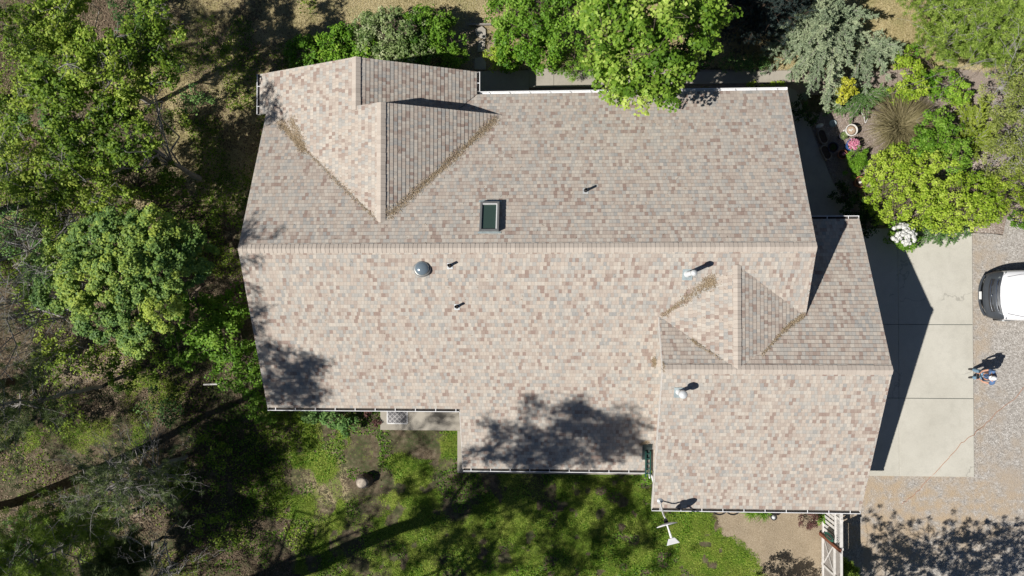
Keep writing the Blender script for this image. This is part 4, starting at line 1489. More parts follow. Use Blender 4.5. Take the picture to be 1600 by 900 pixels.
bl = [B(1335, 330, .5, 20, .4, 26), B(1352, 350, .5, 18, .4), B(1310, 300, .4, 14, .3)]
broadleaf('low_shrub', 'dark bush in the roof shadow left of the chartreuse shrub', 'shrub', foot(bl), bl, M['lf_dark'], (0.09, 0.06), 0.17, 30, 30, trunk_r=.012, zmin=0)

# ------------------------------------------------------------------ the woodland on the left
bl = [B(60, 55, 5.4, 60, .8), B(110, 25, 5.6, 60, .9), B(160, 50, 5.8, 60, .8), B(95, 100, 5.9, 60, .8), B(160, 110, 5.8, 55, .8), B(220, 35, 5.3, 48, .7), B(60, 140, 5.3, 42, .7)]
broadleaf('forest_tree', 'tall open-crowned tree in the top left corner with pale twigs', 'tree', (-16.6, 8.2, -.1), bl, M['lf_forest'], (0.12, 0.085), 0.24, 34, 17, bark=M['deadtwig'], trunk_r=.12, limbs=20, gap=.24, twig_r=.006, shell=.35, group='woodland trees left of the house', rough=.3)
bl = [B(130, 180, 5.6, 62, .8), B(190, 150, 5.3, 48, .8), B(190, 215, 5.2, 58, .7), B(100, 240, 5.2, 52, .8), B(240, 110, 5.0, 42, .6), B(255, 65, 5.0, 36, .6)]
broadleaf('forest_tree', 'bright leafy tree second from the top on the left, above the maple', 'tree', (-14.5, 5.0, -.1), bl, M['lf_forest'], (0.12, 0.085), 0.24, 34, 18, bark=M['deadtwig'], trunk_r=.12, limbs=20, gap=.22, twig_r=.006, shell=.35, group='woodland trees left of the house', rough=.3)
bl = [B(35, 265, 4.8, 55, .8), B(80, 300, 4.4, 52, .7), B(150, 290, 4.2, 55, .6), B(20, 200, 4.8, 36, .7)]
broadleaf('forest_tree', 'yellow-green leafy tree on the left edge just above the maple', 'tree', (-17.5, 2.6, -.1), bl, M['lf_forest'], (0.11, 0.08), 0.23, 34, 19, bark=M['deadtwig'], trunk_r=.11, limbs=18, gap=.18, twig_r=.006, shell=.35, group='woodland trees left of the house', rough=.3)
bl = [B(220, 270, 2.4, 50, .6), B(265, 305, 1.8, 38, .5), B(190, 330, 1.8, 44, .5)]
broadleaf('understorey_bush', 'dark understorey bush between the left trees and the house', 'bush', foot(bl), bl, M['lf_forest'], (0.11, 0.08), 0.25, 30, 11, trunk_r=.04, limbs=5, gap=.12, group='understorey of the wood', rough=.3)
# the broad maple
bl = [B(105, 405, 5.3, 44, .6), B(150, 380, 5.8, 46, .6), B(195, 370, 5.9, 44, .6), B(240, 370, 5.8, 44, .6), B(285, 375, 5.3, 36, .5), B(90, 450, 5.3, 38, .5), B(140, 440, 6.2, 50, .7), B(195, 430, 6.3, 44, .7),
      B(245, 425, 6.1, 46, .6), B(290, 420, 5.5, 34, .5), B(150, 490, 5.6, 38, .5), B(205, 495, 5.5, 40, .6), B(255, 475, 5.6, 36, .6), B(215, 530, 4.8, 26, .5), B(68, 415, 4.7, 28, .4), B(60, 445, 4.7, 24, .4), B(310, 395, 4.9, 26, .4)]
broadleaf('maple_tree', 'round-crowned broad maple on the left with dense lobed yellow-green foliage', 'tree', (-13.9, -.3, -.1), bl, M['lf_maple2'], (0.085, 0.075), 0.17, 66, 32, blobt=1.8, up=1.3, trunk_r=.18, limbs=22, tintv=.13, shell=.72, rough=.2, twigs=False, zmin=-.1)
bl = [B(310, 500, 2.6, 40, .8), B(345, 525, 2.2, 42, .8), B(290, 540, 2.0, 34, .7), B(360, 485, 2.2, 34, .7)]
broadleaf('leafy_bush', 'dark green bush between the broad maple and the roof edge', 'bush', foot(bl), bl, M['lf_green'], (0.12, 0.10), 0.26, 36, 14, trunk_r=.06, group='understorey of the wood')
bl = [B(395, 560, 1.0, 30, .6), B(400, 600, .9, 32, .6), B(360, 580, 1.0, 30, .6), B(410, 640, .6, 24, .4)]
broadleaf('leafy_bush', 'shaded bush touching the lower left corner of the main roof', 'bush', foot(bl), bl, M['lf_green'], (0.10, 0.08), 0.22, 34, 18, trunk_r=.04, group='understorey of the wood')
bl = [B(160, 560, 1.6, 30, .5), B(190, 590, 1.2, 26, .4), B(230, 570, 1.6, 28, .5)]
broadleaf('understorey_bush', 'small bush in broken shade below the broad maple', 'bush', foot(bl), bl, M['lf_forest'], (0.10, 0.08), 0.22, 28, 12, trunk_r=.04, group='understorey of the wood')
# dead grey crown at the left edge
bare('dead_tree', 'grey leafless tree with crooked branches at the left edge beside the maple', 'tree', (-19.5, .3, -.1), [at(10, 350, 5), at(40, 385, 5.2), at(60, 420, 5), at(50, 470, 4.8), at(15, 440, 5.2), at(10, 500, 5), at(60, 500, 4), at(5, 340, 4.5), at(0, 400, 5.5)], M['deadtwig'], r0=.045, depth=3, nsub=4, spread=.6)
# lower left pines and twiggy trees
pine('pine_tree', 'sparse grey-green pine on the left edge below the leafless tree', 'tree', (-18.6, -3.8, -.1), 8.5, 2.3, M['nd_pale'], crown_from=.4, whorls=9, per=8, needles=44, nl=.17, nw=.015, ntuft=3, trunk_r=.09, bark=M['deadtwig'], deadfrac=.3, conical=.5, group='pines in the lower left wood')
pine('pine_tree', 'twiggy half-bare pine in the middle of the lower left wood', 'tree', (-14.9, -6.6, -.1), 6.0, 2.5, M['nd_pale'], crown_from=.35, whorls=9, per=9, needles=40, nl=.16, nw=.014, ntuft=3, trunk_r=.09, bark=M['deadtwig'], deadfrac=.6, conical=.5, group='pines in the lower left wood')
pine('pine_tree', 'yellow-green pine in the bottom left corner', 'tree', (-17.4, -9.0, -.1), 7.0, 2.2, M['nd_green'], crown_from=.35, whorls=9, per=9, needles=44, nl=.17, nw=.014, ntuft=4, trunk_r=.09, bark=M['deadtwig'], deadfrac=.15, conical=.5, group='pines in the lower left wood')
pine('young_pine', 'young pale green pine top at the bottom edge beside curled bare twigs', 'tree', (*at(215, 865, 1.5)[:2], -.1), 4.2, 1.1, M['nd_pale'], crown_from=.35, whorls=6, per=6, needles=70, nl=.22, nw=.013, ntuft=5, trunk_r=.07, bark=M['deadtwig'], conical=.5)
bare('bare_shrub', 'curled pale bare twigs at the bottom edge right of the young pine', 'shrub', (*at(240, 905, 1)[:2], 0), [at(240, 845, 3), at(262, 865, 3), at(225, 870, 2.6), at(290, 880, 2.4), at(250, 890, 3)], M['deadtwig'], r0=.03, depth=3, nsub=3)
for k, (px, py, r_, lab) in enumerate(((25, 360, 44, 'dim bush among the grey branches at the left edge'), (40, 470, 44, 'dim bush at the left edge beside the broad maple'), (90, 545, 34, 'small dim bush below the left side of the broad maple'), (215, 20, 44, 'bush under the open-crowned tree at the top edge'), (20, 60, 40, 'bush in the very top left corner'), (20, 130, 36, 'bush at the left edge below the corner tree'), (60, 210, 44, 'bush in the gap between the two upper left trees'), (260, 180, 34, 'bush on the shaded side of the second left tree'),(60, 560, 40, 'dim green bush at the left edge under the sparse pine'), (250, 640, 30, 'small dark bush in the shade at the start of the bottom lawn'), (100, 650, 34, 'low bush in broken light in the lower left wood'),
                                      (330, 700, 30, 'scrubby bush beside the dappled lawn'), (30, 840, 40, 'bright bush in the bottom left corner'), (150, 860, 30, 'small bush left of the young pine'), (330, 830, 34, 'scrubby bush at the bottom edge in dappled shade'),
                                      (300, 150, 24, 'small bush on the dry grass left of the gable'), (330, 60, 26, 'small bush on the shaded grass near the top edge'), (355, 330, 22, 'dark bush close to the left end of the ridge'))):
    bl = [B(px, py, .8, r_, .5), B(px + 18, py + 14, .6, r_ * .7, .4)]
    broadleaf('understorey_bush', lab, 'bush', foot(bl), bl, M['lf_forest'] if k % 3 else M['nd_moss'], (0.10, 0.07), 0.24, 26, 9, trunk_r=.03, gap=.25, group='understorey of the wood', rough=.3)
# below the west wall
bl = [B(520, 655, .5, 22, .35, 14), B(545, 665, .45, 16, .35), B(490, 650, .4, 18, .3, 10)]
broadleaf('low_shrub', 'blue-green leafy shrub under the lower left gutter', 'shrub', foot(bl), bl, M['nd_moss'], (0.09, 0.07), 0.15, 34, 40, trunk_r=.02, zmin=0)
bl = [B(577, 645, .3, 8, .2), B(588, 660, .15, 6, .1)]
broadleaf('low_shrub', 'small plant with reddish dead leaves at the left end of the patio slab', 'shrub', foot(bl), bl, M['burgundy'], (0.08, 0.05), 0.12, 28, 40, trunk_r=.015, zmin=0)
bl = [B(1012, 748, .4, 9, .3)]
broadleaf('low_shrub', 'small green plant by the white downspout at the garage corner', 'shrub', foot(bl), bl, M['lf_green'], (0.07, 0.05), 0.12, 28, 50, trunk_r=.015, zmin=0)
bl = [B(1262, 812, .5, 14, .35)]
broadleaf('burgundy_shrub', 'round dull burgundy shrub by the white picket fence', 'shrub', foot(bl), bl, M['burgundy'], (0.06, 0.035), 0.13, 40, 50, trunk_r=.02)
tussock('strap_leaf_plant', 'lime strap-leaved plant between the burgundy shrub and the fence', 'plant', (*at(1281, 808)[:2], -.02), 90, .5, M['lf_fresh'], .5, .03)
tussock('strap_leaf_plant', 'green arching plant under the garage gutter left of the black pot', 'plant', (*at(1190, 797)[:2], -.02), 260, .42, M['lf_fresh'], .9, .02)
tussock('strap_leaf_plant', 'green arching plant under the garage gutter right of the black hoops', 'plant', (*at(1172, 796)[:2], -.02), 240, .38, M['lf_fresh'], .9, .02)
pine('young_pine', 'fresh green pine sapling poking up at the foot of the fence', 'tree', (*at(1312, 888, 0)[:2], -.05), 1.5, .62, M['nd_green'], crown_from=.25, whorls=5, per=6, needles=60, nl=.12, nw=.012, ntuft=3, trunk_r=.03, bark=M['deadtwig'], conical=.5)

# ------------------------------------------------------------------ tall trees standing just outside the picture, whose shadows cross it


def SB(px, py, zs, r, h, rz=0.9):
    """crown blob at height h whose shadow lies at px, py on a surface at height zs"""
    w = at(px, py, zs)
    k = h - zs
    rr = r * mpp(zs)
    return (float(w[0] - KC * k), float(w[1] - KS * k), h, rr, rr, rz)


def tall(label, base, bl, group, trunk_r=.25, clump=.34, dens=3.4, leaf=(.2, .05), nleaf=26, gap=.30, limbs=16, lean=(0, 0), fork=.62, shell=.2, mat=None, name='tall_pine', twig_r=.014):
    return broadleaf(name, label, 'tree', (*base, -.1), bl, mat or M['nd_pale'], leaf, clump, nleaf, dens, M['pbark'], trunk_r, group, shell, limbs, .6, True, .15, fork, -.9, lean, .3, twig_r, gap)


gS, gW, gG = 'tall pines south of the house', 'tall pines west of the house', 'pines south of the gravel'
tall('tall leaning pine below the bottom edge whose thick trunk shadow crosses the lawn', (-12.6, -12.2),
     [SB(870, 685, 2, 56, 14), SB(935, 685, 2, 58, 14.5), SB(850, 705, 2, 40, 14), SB(975, 665, 2.2, 34, 14), SB(985, 695, 2, 32, 15), SB(800, 655, 2, 26, 14), SB(845, 630, 2.3, 22, 15), SB(905, 640, 2.2, 34, 15), SB(955, 650, 2.2, 30, 15), SB(775, 705, 2, 30, 13), SB(820, 715, 2, 38, 13), SB(740, 715, 2, 16, 13),
      SB(880, 745, 0, 60, 13), SB(960, 765, 0, 40, 13), SB(800, 745, 0, 50, 13), SB(740, 750, 0, 34, 13)], gS, .44, dens=10, gap=.10, nleaf=40, clump=.32, lean=(.6, -1.0))
tall('tall pine below the bottom edge shading the middle of the lawn', (-9.5, -16.4),
     [SB(770, 800, 0, 46, 12), SB(850, 820, 0, 50, 12), SB(930, 850, 0, 46, 12), SB(690, 790, 0, 50, 12), SB(650, 740, 0, 34, 12), SB(1000, 840, 0, 30, 12), SB(970, 800, 0, 30, 12), SB(760, 870, 0, 46, 12), SB(820, 780, 0, 40, 12), SB(900, 800, 0, 34, 12), SB(700, 850, 0, 44, 12), SB(880, 885, 0, 50, 12), SB(1030, 790, 0, 18, 12), SB(1030, 755, 0, 16, 12), SB(1050, 880, 0, 30, 12)], gS, .25, dens=8.5, gap=.22)
tall('tall pine left of the leaning one below the bottom edge', (-17.5, -14.2),
     [SB(620, 860, 0, 50, 12), SB(560, 800, 0, 34, 12), SB(540, 880, 0, 44, 12), SB(660, 800, 0, 34, 12), SB(640, 700, 0, 30, 13), SB(690, 660, 0.1, 28, 13), SB(620, 640, .1, 20, 13), SB(480, 850, 0, 30, 12)], gS, .22, dens=7.5, gap=.25)
tall('tall pine beyond the lower left corner shading the lower left of the roof', (-19.5, -7.6),
     [SB(455, 580, 3.2, 52, 13), SB(492, 575, 3.2, 26, 13), SB(470, 615, 3.0, 40, 13), SB(425, 545, 3.4, 30, 13), SB(440, 610, 3, 40, 13), SB(408, 480, 3.8, 20, 13.5), SB(400, 440, 4, 14, 14)], gW, .24, dens=12, gap=.06, clump=.36)
tall('tall pine beyond the left edge shading the ridge end', (-22.5, -3.6),
     [SB(396, 368, 4.8, 26, 13), SB(388, 402, 4.9, 22, 13), SB(400, 445, 4.2, 20, 13), SB(415, 490, 3.9, 22, 13), SB(400, 520, 3.6, 26, 13), SB(330, 420, 0, 50, 12), SB(340, 350, 0, 40, 12), SB(290, 380, 0, 46, 12), SB(350, 480, 0, 40, 12)], gW, .22, dens=9, gap=.06)
tall('tall pine beyond the left edge shading the ground left of the gable', (-24.5, 3.2),
     [SB(20, 380, 0, 40, 9), SB(330, 255, 0, 34, 10), SB(380, 190, 0, 22, 10), SB(300, 290, 0, 40, 10), SB(375, 310, 0, 40, 10), SB(385, 250, 0, 24, 10), SB(426, 188, 3, 16, 10), SB(432, 176, 3, 9, 10), SB(422, 138, 2.8, 8, 10), SB(414, 155, 2.8, 8, 10), SB(422, 165, 2.8, 7, 10)], gW, .22, dens=8, gap=.05)  # first crown blob is added out of view to darken the left edge
tall('tall pine beyond the top left corner shading the dry grass', (-25.0, 7.8),
     [SB(330, 60, 0, 54, 10), SB(300, 110, 0, 46, 10), SB(380, 20, 0, 46, 10), SB(420, 60, 0, 30, 10), SB(270, 20, 0, 50, 10), SB(360, 130, 0, 30, 10)], gW, .22, dens=6, gap=.36)
tall('tall slender pine beyond the bottom left corner', (-22.5, -11.0),
     [SB(330, 640, 0, 50, 13), SB(380, 690, 0, 46, 13), SB(300, 580, 0, 40, 13), SB(420, 730, 0, 40, 13), SB(350, 740, 0, 44, 13), SB(270, 700, 0, 36, 13), SB(470, 690, 0, 26, 13)], gW, .22, dens=8, gap=.14)
tall('slender pine beyond the bottom left corner, nearer the house', (-20.5, -14.4),
     [SB(400, 800, 0, 46, 12), SB(330, 830, 0, 50, 12), SB(450, 760, 0, 30, 12), SB(300, 770, 0, 40, 12), SB(420, 870, 0, 40, 12)], gS, .2, dens=7.5, gap=.2)
tall('pine beyond the left edge below the leafless tree', (-24.5, -7.5),
     [SB(40, 470, 0, 46, 11), SB(90, 520, 0, 40, 11), SB(200, 640, 0, 44, 11), SB(140, 620, 0, 44, 11), SB(240, 560, 0, 40, 11), SB(90, 680, 0, 44, 11), SB(60, 560, 0, 44, 11)], gW, .2, dens=6, gap=.28)  # first two unseen crown blobs added to shade the leafless tree's ground
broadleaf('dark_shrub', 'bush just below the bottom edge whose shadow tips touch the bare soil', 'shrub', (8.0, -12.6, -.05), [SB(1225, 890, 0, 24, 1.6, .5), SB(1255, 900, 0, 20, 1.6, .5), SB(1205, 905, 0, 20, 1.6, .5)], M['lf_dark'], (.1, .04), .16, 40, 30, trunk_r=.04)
tall('small pine below the gravel whose tufted shadow falls on its left part', (9.9, -13.6),
     [SB(1395, 840, 0, 30, 5), SB(1440, 855, 0, 36, 5), SB(1365, 800, 0, 12, 5.4), SB(1400, 885, 0, 46, 4.4), SB(1460, 890, 0, 44, 4.4), SB(1380, 815, 0, 12, 5.2)], gG, .09, .13, 22, (.1, .035), 34, .16, 16, fork=.3, mat=M['nd_green'], name='small_pine', twig_r=.007)
tall('small pine below the gravel further right', (13.2, -13.6),
     [SB(1520, 845, 0, 36, 5), SB(1560, 840, 0, 32, 5), SB(1500, 885, 0, 50, 4.6), SB(1570, 885, 0, 50, 4.6), SB(1610, 850, 0, 34, 5), SB(1518, 812, 0, 12, 5), SB(1480, 830, 0, 20, 5), SB(1600, 810, 0, 12, 5)], gG, .09, .13, 22, (.1, .035), 34, .14, 18, fork=.3, mat=M['nd_green'], name='small_pine', twig_r=.007)

# ------------------------------------------------------------------ grass and litter lying on the ground


def scatter(n, x0, x1, y0, y1, keep):
    x, y = RNG.uniform(x0, x1, n), RNG.uniform(y0, y1, n)
    k = keep(x, y)
    m = RNG.random(n) < k
    return x[m], y[m]


def outside_house(x, y):
    ins = ((x > XL + .3) & (x < XR - .3) & (y > YB + .3) & (y < YT - .3)) | ((x > XE) & (x < GXL) & (y > YB2) & (y < 0)) | ((x > GXL) & (x < GXR) & (y > GYB + .3) & (y < GYT)) | ((x > q0[0]) & (x < -3) & (y > q0[1]) & (y < -3))
    ins = ins | ((x > -2.6) & (x < 9.3) & (y > p2[1]) & (y < at(865, 112)[1])) | ((x > q2[0]) & (x < 4.2) & (y > q2[1]) & (y < q0[1]))
    return (~ins).astype(float)


def gblades(name, x, y, L, w, mat, flat=0.5, hmin=.02):
    n = len(x)
    d = rdir(n, .0)
    d[:, 2] *= flat
    d = unit(d)
    Ls = L * RNG.uniform(.5, 1.3, n)
    pos = np.stack([x, y, ground_z(x, y) + .01 + Ls * d[:, 2] * .5], 1)
    nr = unit(RNG.normal(0, .5, (n, 3)) + [0, 0, 1])
    tint = RNG.normal(.5, .22, n) + .55 * (vnoise(x, y, 1.2) - .5) + .5 * (vnoise(x + 7, y, .5) - .5)
    return mesh_obj(name, blades(pos, d, nr, Ls, np.full(n, w), tint, name), mat)


x, y = scatter(420000, -22, 12.5, -13.5, -3.2, lambda x, y: sstep(zones(x, y)[3], .35, .7) * outside_house(x, y))
tag(gblades('lawn_grass', x, y, .085, .014, M['gr_green']), 'green lawn grass below the house', 'grass', kind='stuff')
x, y = scatter(420000, -20, 20, 5, 13.5, lambda x, y: sstep(zones(x, y)[0], .35, .7) * outside_house(x, y))
tag(gblades('dry_grass', x, y, .085, .012, M['gr_dry'], .45), 'dry straw-coloured grass north of the house', 'grass', kind='stuff')
x, y = scatter(150000, -24, -10.5, -13.5, 13.5, lambda x, y: .25 + .75 * sstep(vnoise(x, y, .9), .45, .6))
o = gblades('leaf_litter', x, y, .10, .035, M['litterdark'], .3)
tag(o, 'brown leaf litter and sticks on the woodland floor', 'leaf litter', kind='stuff')
x, y = scatter(120000, -24, -9.5, -13.5, 13.5, lambda x, y: sstep(vnoise(x + 40, y, .7), .48, .66) * (1 - .75 * (y < -2.5) * (x < -13)))
tag(gblades('ground_cover', x, y, .11, .06, M['lf_forest'], .8), 'low green ground cover between the woodland trees', 'ground cover', kind='stuff')
x, y = scatter(60000, -14, 11, -13.5, -3.6, lambda x, y: sstep(vnoise(x + 21, y + 3, 1.6), .56, .72) * outside_house(x, y) * (x < 6.0))
tag(gblades('lawn_weeds', x, y, .12, .045, M['lf_green'], .9), 'broad-leaved weeds growing in patches in the lawn', 'weeds', kind='stuff')
x, y = scatter(60000, 9.3, 21, 1.9, 8.2, lambda x, y: sstep(zones(x, y)[1], .4, .6) * (1 - ((x < 17.1) & (y < 2.8))))
tag(gblades('bark_mulch', x, y, .075, .022, M['mulchchip'], .3), 'bark chips and twigs on the garden bed', 'mulch', kind='stuff')


def line_litter(n, pts, spread, zf_, clumpy=True):
    """fallen pine needles lying along a roof valley: pts in world x,y"""
    pts = np.array(pts, float)
    seg = RNG.integers(0, len(pts) - 1, n)
    k = RNG.random(n)[:, None]
    p = pts[seg] * (1 - k) + pts[seg + 1] * k
    s_ = spread * (0.35 + 1.1 * vnoise(p[:, 0], p[:, 1], 1.6))
    p = p + RNG.normal(0, 1, (n, 2)) * s_[:, None]
    return p


def roof_z(x, y):
    zm2 = ZR - MM * np.abs(y - YR)
    z = np.where((x > XL) & (x < XR), zm2, 0)
    zg2 = GZR - MM * np.abs(y - GYR)
    z = np.where((x > GXL) & (x < GXR) & ((y < VY) | (x > XR)), np.maximum(z * ((x < XR) & (x < SX + 9)), zg2), z)
    zs2 = np.where(x < SX, GZR - sl * (SX - x), GZR - sr_ * (x - SX))
    z = np.where((x > GXL) & (x < XR) & (y > GYR) & (y < SY), np.maximum(z, zs2), z)
    zi2 = np.where(x < IX, IZ - ML * (IX - x), IZ - MR * (x - IX))
    z = np.where((x > GLX) & (x < 0) & (y > IY) & (y < GI), np.maximum(z, zi2), z)
    return z


def pw(px, py):
    z = 4.0
    for _ in range(10):
        w_ = at(px, py, z)
        z = float(roof_z(w_[0], w_[1]))
    return w_[:2]


P_ = np.concatenate([
    line_litter(2200, [pw(775, 186), pw(740, 218), pw(700, 255), pw(655, 295), pw(608, 338)], .085, None),
    line_litter(1100, [pw(437, 190), pw(455, 212), pw(475, 232)], .12, None),
    line_litter(900, [pw(455, 185), pw(466, 215), pw(474, 236)], .17, None),
    line_litter(500, [pw(475, 232), pw(535, 292), pw(590, 345)], .05, None),
    line_litter(650, [pw(1108, 440), pw(1075, 465), pw(1035, 493)], .075, None),
    line_litter(450, [pw(1112, 438), pw(1106, 444)], .10, None),
    line_litter(450, [pw(1256, 492), pw(1245, 500), pw(1225, 515)], .06, None),
    line_litter(200, [pw(1225, 515), pw(1212, 530), pw(1190, 555)], .04, None),
    line_litter(160, [pw(1080, 530), pw(1095, 542), pw(1125, 560)], .035, None),
    line_litter(250, [pw(1024, 572), pw(1022, 560)], .07, None),
    line_litter(160, [pw(1000, 694), pw(1014, 690)], .06, None),
    np.stack([RNG.uniform(XL, XR, 500), RNG.uniform(YB, 6.5, 500)], 1)])
z_ = roof_z(P_[:, 0], P_[:, 1])
n = len(P_)
pos = np.stack([P_[:, 0], P_[:, 1], z_ + RNG.uniform(.026, .045, n)], 1)
d = rdir(n, -.1)
d[:, 2] *= .25
me = blades(pos, unit(d), unit(RNG.normal(0, .4, (n, 3)) + [0, 0, 1]), RNG.uniform(.05, .13, n), np.full(n, .012), RNG.normal(.5, .25, n), 'pine_needles')
tag(mesh_obj('pine_needles', me, M['litter']), 'dry brown pine needles gathered in the roof valleys', 'pine needles', kind='stuff')

# ------------------------------------------------------------------ pots and planters on the shaded bed


def P2(px, py, z=0.0):
    w = at(px, py, z)
    return (float(w[0]), float(w[1]))


def pot(px, py, r, h, mat, soil, label, name='plant_pot', cat='plant pot', rimz=0.0, group='pots on the garden bed', top=.95):
    x, y = P2(px, py, h)
    o = thing(name, label, cat, (x, y, 0.0), 0, group)
    bm = bmesh.new()
    add_lathe(bm, [(r * .62, 0), (r * .66, 0.01), (r * .92, h * .85), (r, h * .86), (r, h), (r * .87, h), (r * .84, h * .82), (r * .84, h * .80)], (0, 0, 0), 32)
    from_bm('pot', bm, mat, o, True).data.polygons.foreach_set('use_smooth', [False] * 32 * 7 + [False] * 2)
    bm = bmesh.new()
    add_lathe(bm, [(0.001, h * .88), (r * .5, h * .87), (r * .86, h * .84)], (0, 0, 0), 24)
    from_bm('soil', bm, soil, o, True)
    return o


def pot_leaves(o, n, r, h0, h1, mat, leaf, name='plant'):
    c = rdir(n, 0) * np.array([r, r, h1 - h0]) * (RNG.random(n) ** .4)[:, None] + [0, 0, h0]
    nr = unit(rdir(n, 0) + [0, 0, .8])
    mesh_obj(name, blades(c, np.cross(nr, rdir(n)), nr, leaf[0] * RNG.uniform(.6, 1.3, n), leaf[1] * RNG.uniform(.7, 1.2, n), RNG.normal(.5, .2, n), name), mat, o)


o = pot(1331, 203, .235, .40, M['potwhite'], M['soilpale'], 'large white pot with dry soil standing in the sun')
pot_leaves(o, 14, .1, .34, .40, M['petal_w'], (.07, .05), 'dried_stems')
o = pot(1333, 226, .25, .36, M['potblue'], M['soil'], 'blue glazed pot overflowing with pink flowers')
pot_leaves(o, 260, .22, .34, .48, M['lf_fresh'], (.06, .04))
pot_leaves(o, 420, .24, .40, .56, M['petal_p'], (.055, .05), 'flowers')
o = pot(1345, 284, .225, .36, M['terra'], M['soil'], 'terracotta pot with dark soil and a white ornament beside the chartreuse shrub')
bm = bmesh.new()
add_lathe(bm, [(.02, .28), (.05, .31), (.055, .36), (.03, .42), (.04, .46), (.001, .50)], (-.02, -.02, 0), 14)
from_bm('ornament', bm, M['potwhite'], o, True)
o = pot(1302, 230, .21, .30, M['potdark'], M['soil'], 'round dark blue-black pot in the shade between the oval planters and the pink flowers')
pot_leaves(o, 90, .12, .27, .36, M['lf_dark'], (.06, .03))
o = pot(1317, 241, .19, .26, M['terra'], M['soil'], 'small brown pot with one mauve flower just in the shade')
pot_leaves(o, 60, .12, .24, .33, M['burgundy'], (.06, .04))
pot_leaves(o, 40, .07, .33, .38, M['petal_p'], (.05, .05), 'flowers')
o = pot(1318, 212, .16, .24, M['potdark'], M['soil'], 'small pot with a tuft of pale grey-green leaves beside the white pot')
pot_leaves(o, 150, .17, .22, .36, M['lf_pale'], (.08, .04))
bm = bmesh.new()
add_lathe(bm, [(.13, .0), (.15, .03), (.135, .035), (.12, .015), (.001, .013)], (*P2(1301, 193), 0.0), 28)
tag(from_bm('saucer', bm, M['flash'], None, True), 'round blue-grey saucer lying in the shade above the oval planters', 'saucer')
bm = bmesh.new()
add_lathe(bm, [(.10, .0), (.12, .05), (.09, .10), (.02, .13), (.001, .14)], (*P2(1280, 197), 0.0), 20, 1.4, .8, .4)
tag(from_bm('garden_stone', bm, M['potwhite'], None, True), 'small pale rounded ornament at the shaded path edge', 'ornament')
bm = bmesh.new()
add_lathe(bm, [(.13, .0), (.14, .05), (.10, .10), (.001, .11)], (*P2(1323, 207), 0.0), 20, 1.3, .8, -.5)
tag(from_bm('garden_stone', bm, M['potwhite'], None, True), 'white rounded stone leaning against the large white pot', 'ornament')


def oval(px, py, rot, label):
    x, y = P2(px, py, .25)
    o = thing('oval_planter', label, 'planter', (x, y, 0), rot, 'oval planters in the roof shade')
    for nm, ro, z0, z1, mat in (('trough', 1.0, 0, .25, M['potrim']), ):
        bm = bmesh.new()
        ring = []
        for rr, z in ((.85, 0), (1, .24), (1.02, .26), (.88, .26), (.86, .20)):
            pts = []
            for k in range(32):
                a = 2 * math.pi * k / 32
                xx, yy = .155 * math.cos(a), .155 * math.sin(a) + (.16 if math.sin(a) > 0 else -.16)
                pts.append(bm.verts.new((xx * rr, yy * rr, z)))
            ring.append(pts)
        for a, b2 in zip(ring, ring[1:]):
            for k in range(32): bm.faces.new((a[k], a[(k + 1) % 32], b2[(k + 1) % 32], b2[k]))
        from_bm(nm, bm, mat, o)
        bm = bmesh.new()
        bm.faces.new([bm.verts.new((.134 * math.cos(2 * math.pi * k / 32), .134 * math.sin(2 * math.pi * k / 32) + (.137 if k <= 16 else -.137), .21)) for k in range(32)])
        from_bm('soil', bm, M['soil'], o)
    return o


oval(1286, 213, math.radians(20), 'upper oval planter with dark soil in the roof shade')
oval(1291, 238, math.radians(24), 'lower oval planter with dark soil in the roof shade')
o = thing('leafy_plant', 'bright green leafy plant below the pink flowers', 'plant', (*P2(1341, 252, .4), 0))
cc = np.array([[RNG.normal(0, .22), RNG.normal(0, .24), .3 + RNG.uniform(0, .18)] for _ in range(60)])
ids = np.repeat(np.arange(60), 60)
pp = cc[ids] + rdir(3600) * (RNG.random(3600) ** .5 * .11)[:, None]
nr = unit(rdir(3600, 0) * .6 + [0, 0, .8])
mesh_obj('leaves', blades(pp, np.cross(nr, rdir(3600)), nr, RNG.uniform(.03, .07, 3600), RNG.uniform(.02, .04, 3600), RNG.normal(.5, .15, 60)[ids] + RNG.normal(0, .15, 3600), 'leaves'), M['lf_fresh'], o)
sg = []
for c in cc: sg += limb_segs([0, 0, 0], c, .01, .005, 3, .3)[0]
mesh_obj('stems', tubes(sg, 'stems'), M['bark'], o)
bare('bare_branch', 'white dry stick standing between the low juniper and the white pot', 'branch', (*P2(1352, 192), 0), [at(1346, 176, .25), at(1356, 178, .2)], M['white'], r0=.018, depth=0)

# ------------------------------------------------------------------ stump, mat, plank and small things
o = thing('tree_stump', 'sawn grey tree stump on the dappled lawn', 'stump', (*P2(570, 750), -.05))
bm = bmesh.new()
add_lathe(bm, [(.36, 0), (.30, .08), (.265, .2), (.262, .46), (.25, .47)], (0, 0, 0), 26, 1, .93)
for v in bm.verts:
    a = math.atan2(v.co.y, v.co.x)
    k = 1 + .04 * math.sin(5 * a) + .03 * math.sin(9 * a + 1)
    v.co.x *= k; v.co.y *= k
from_bm('bark', bm, M['bark'], o, True)
bm = bmesh.new()
add_lathe(bm, [(.245, .472), (.12, .478), (.001, .48)], (0, 0, 0), 26, 1, .93)
from_bm('sawn_top', bm, M['wood'], o, True)
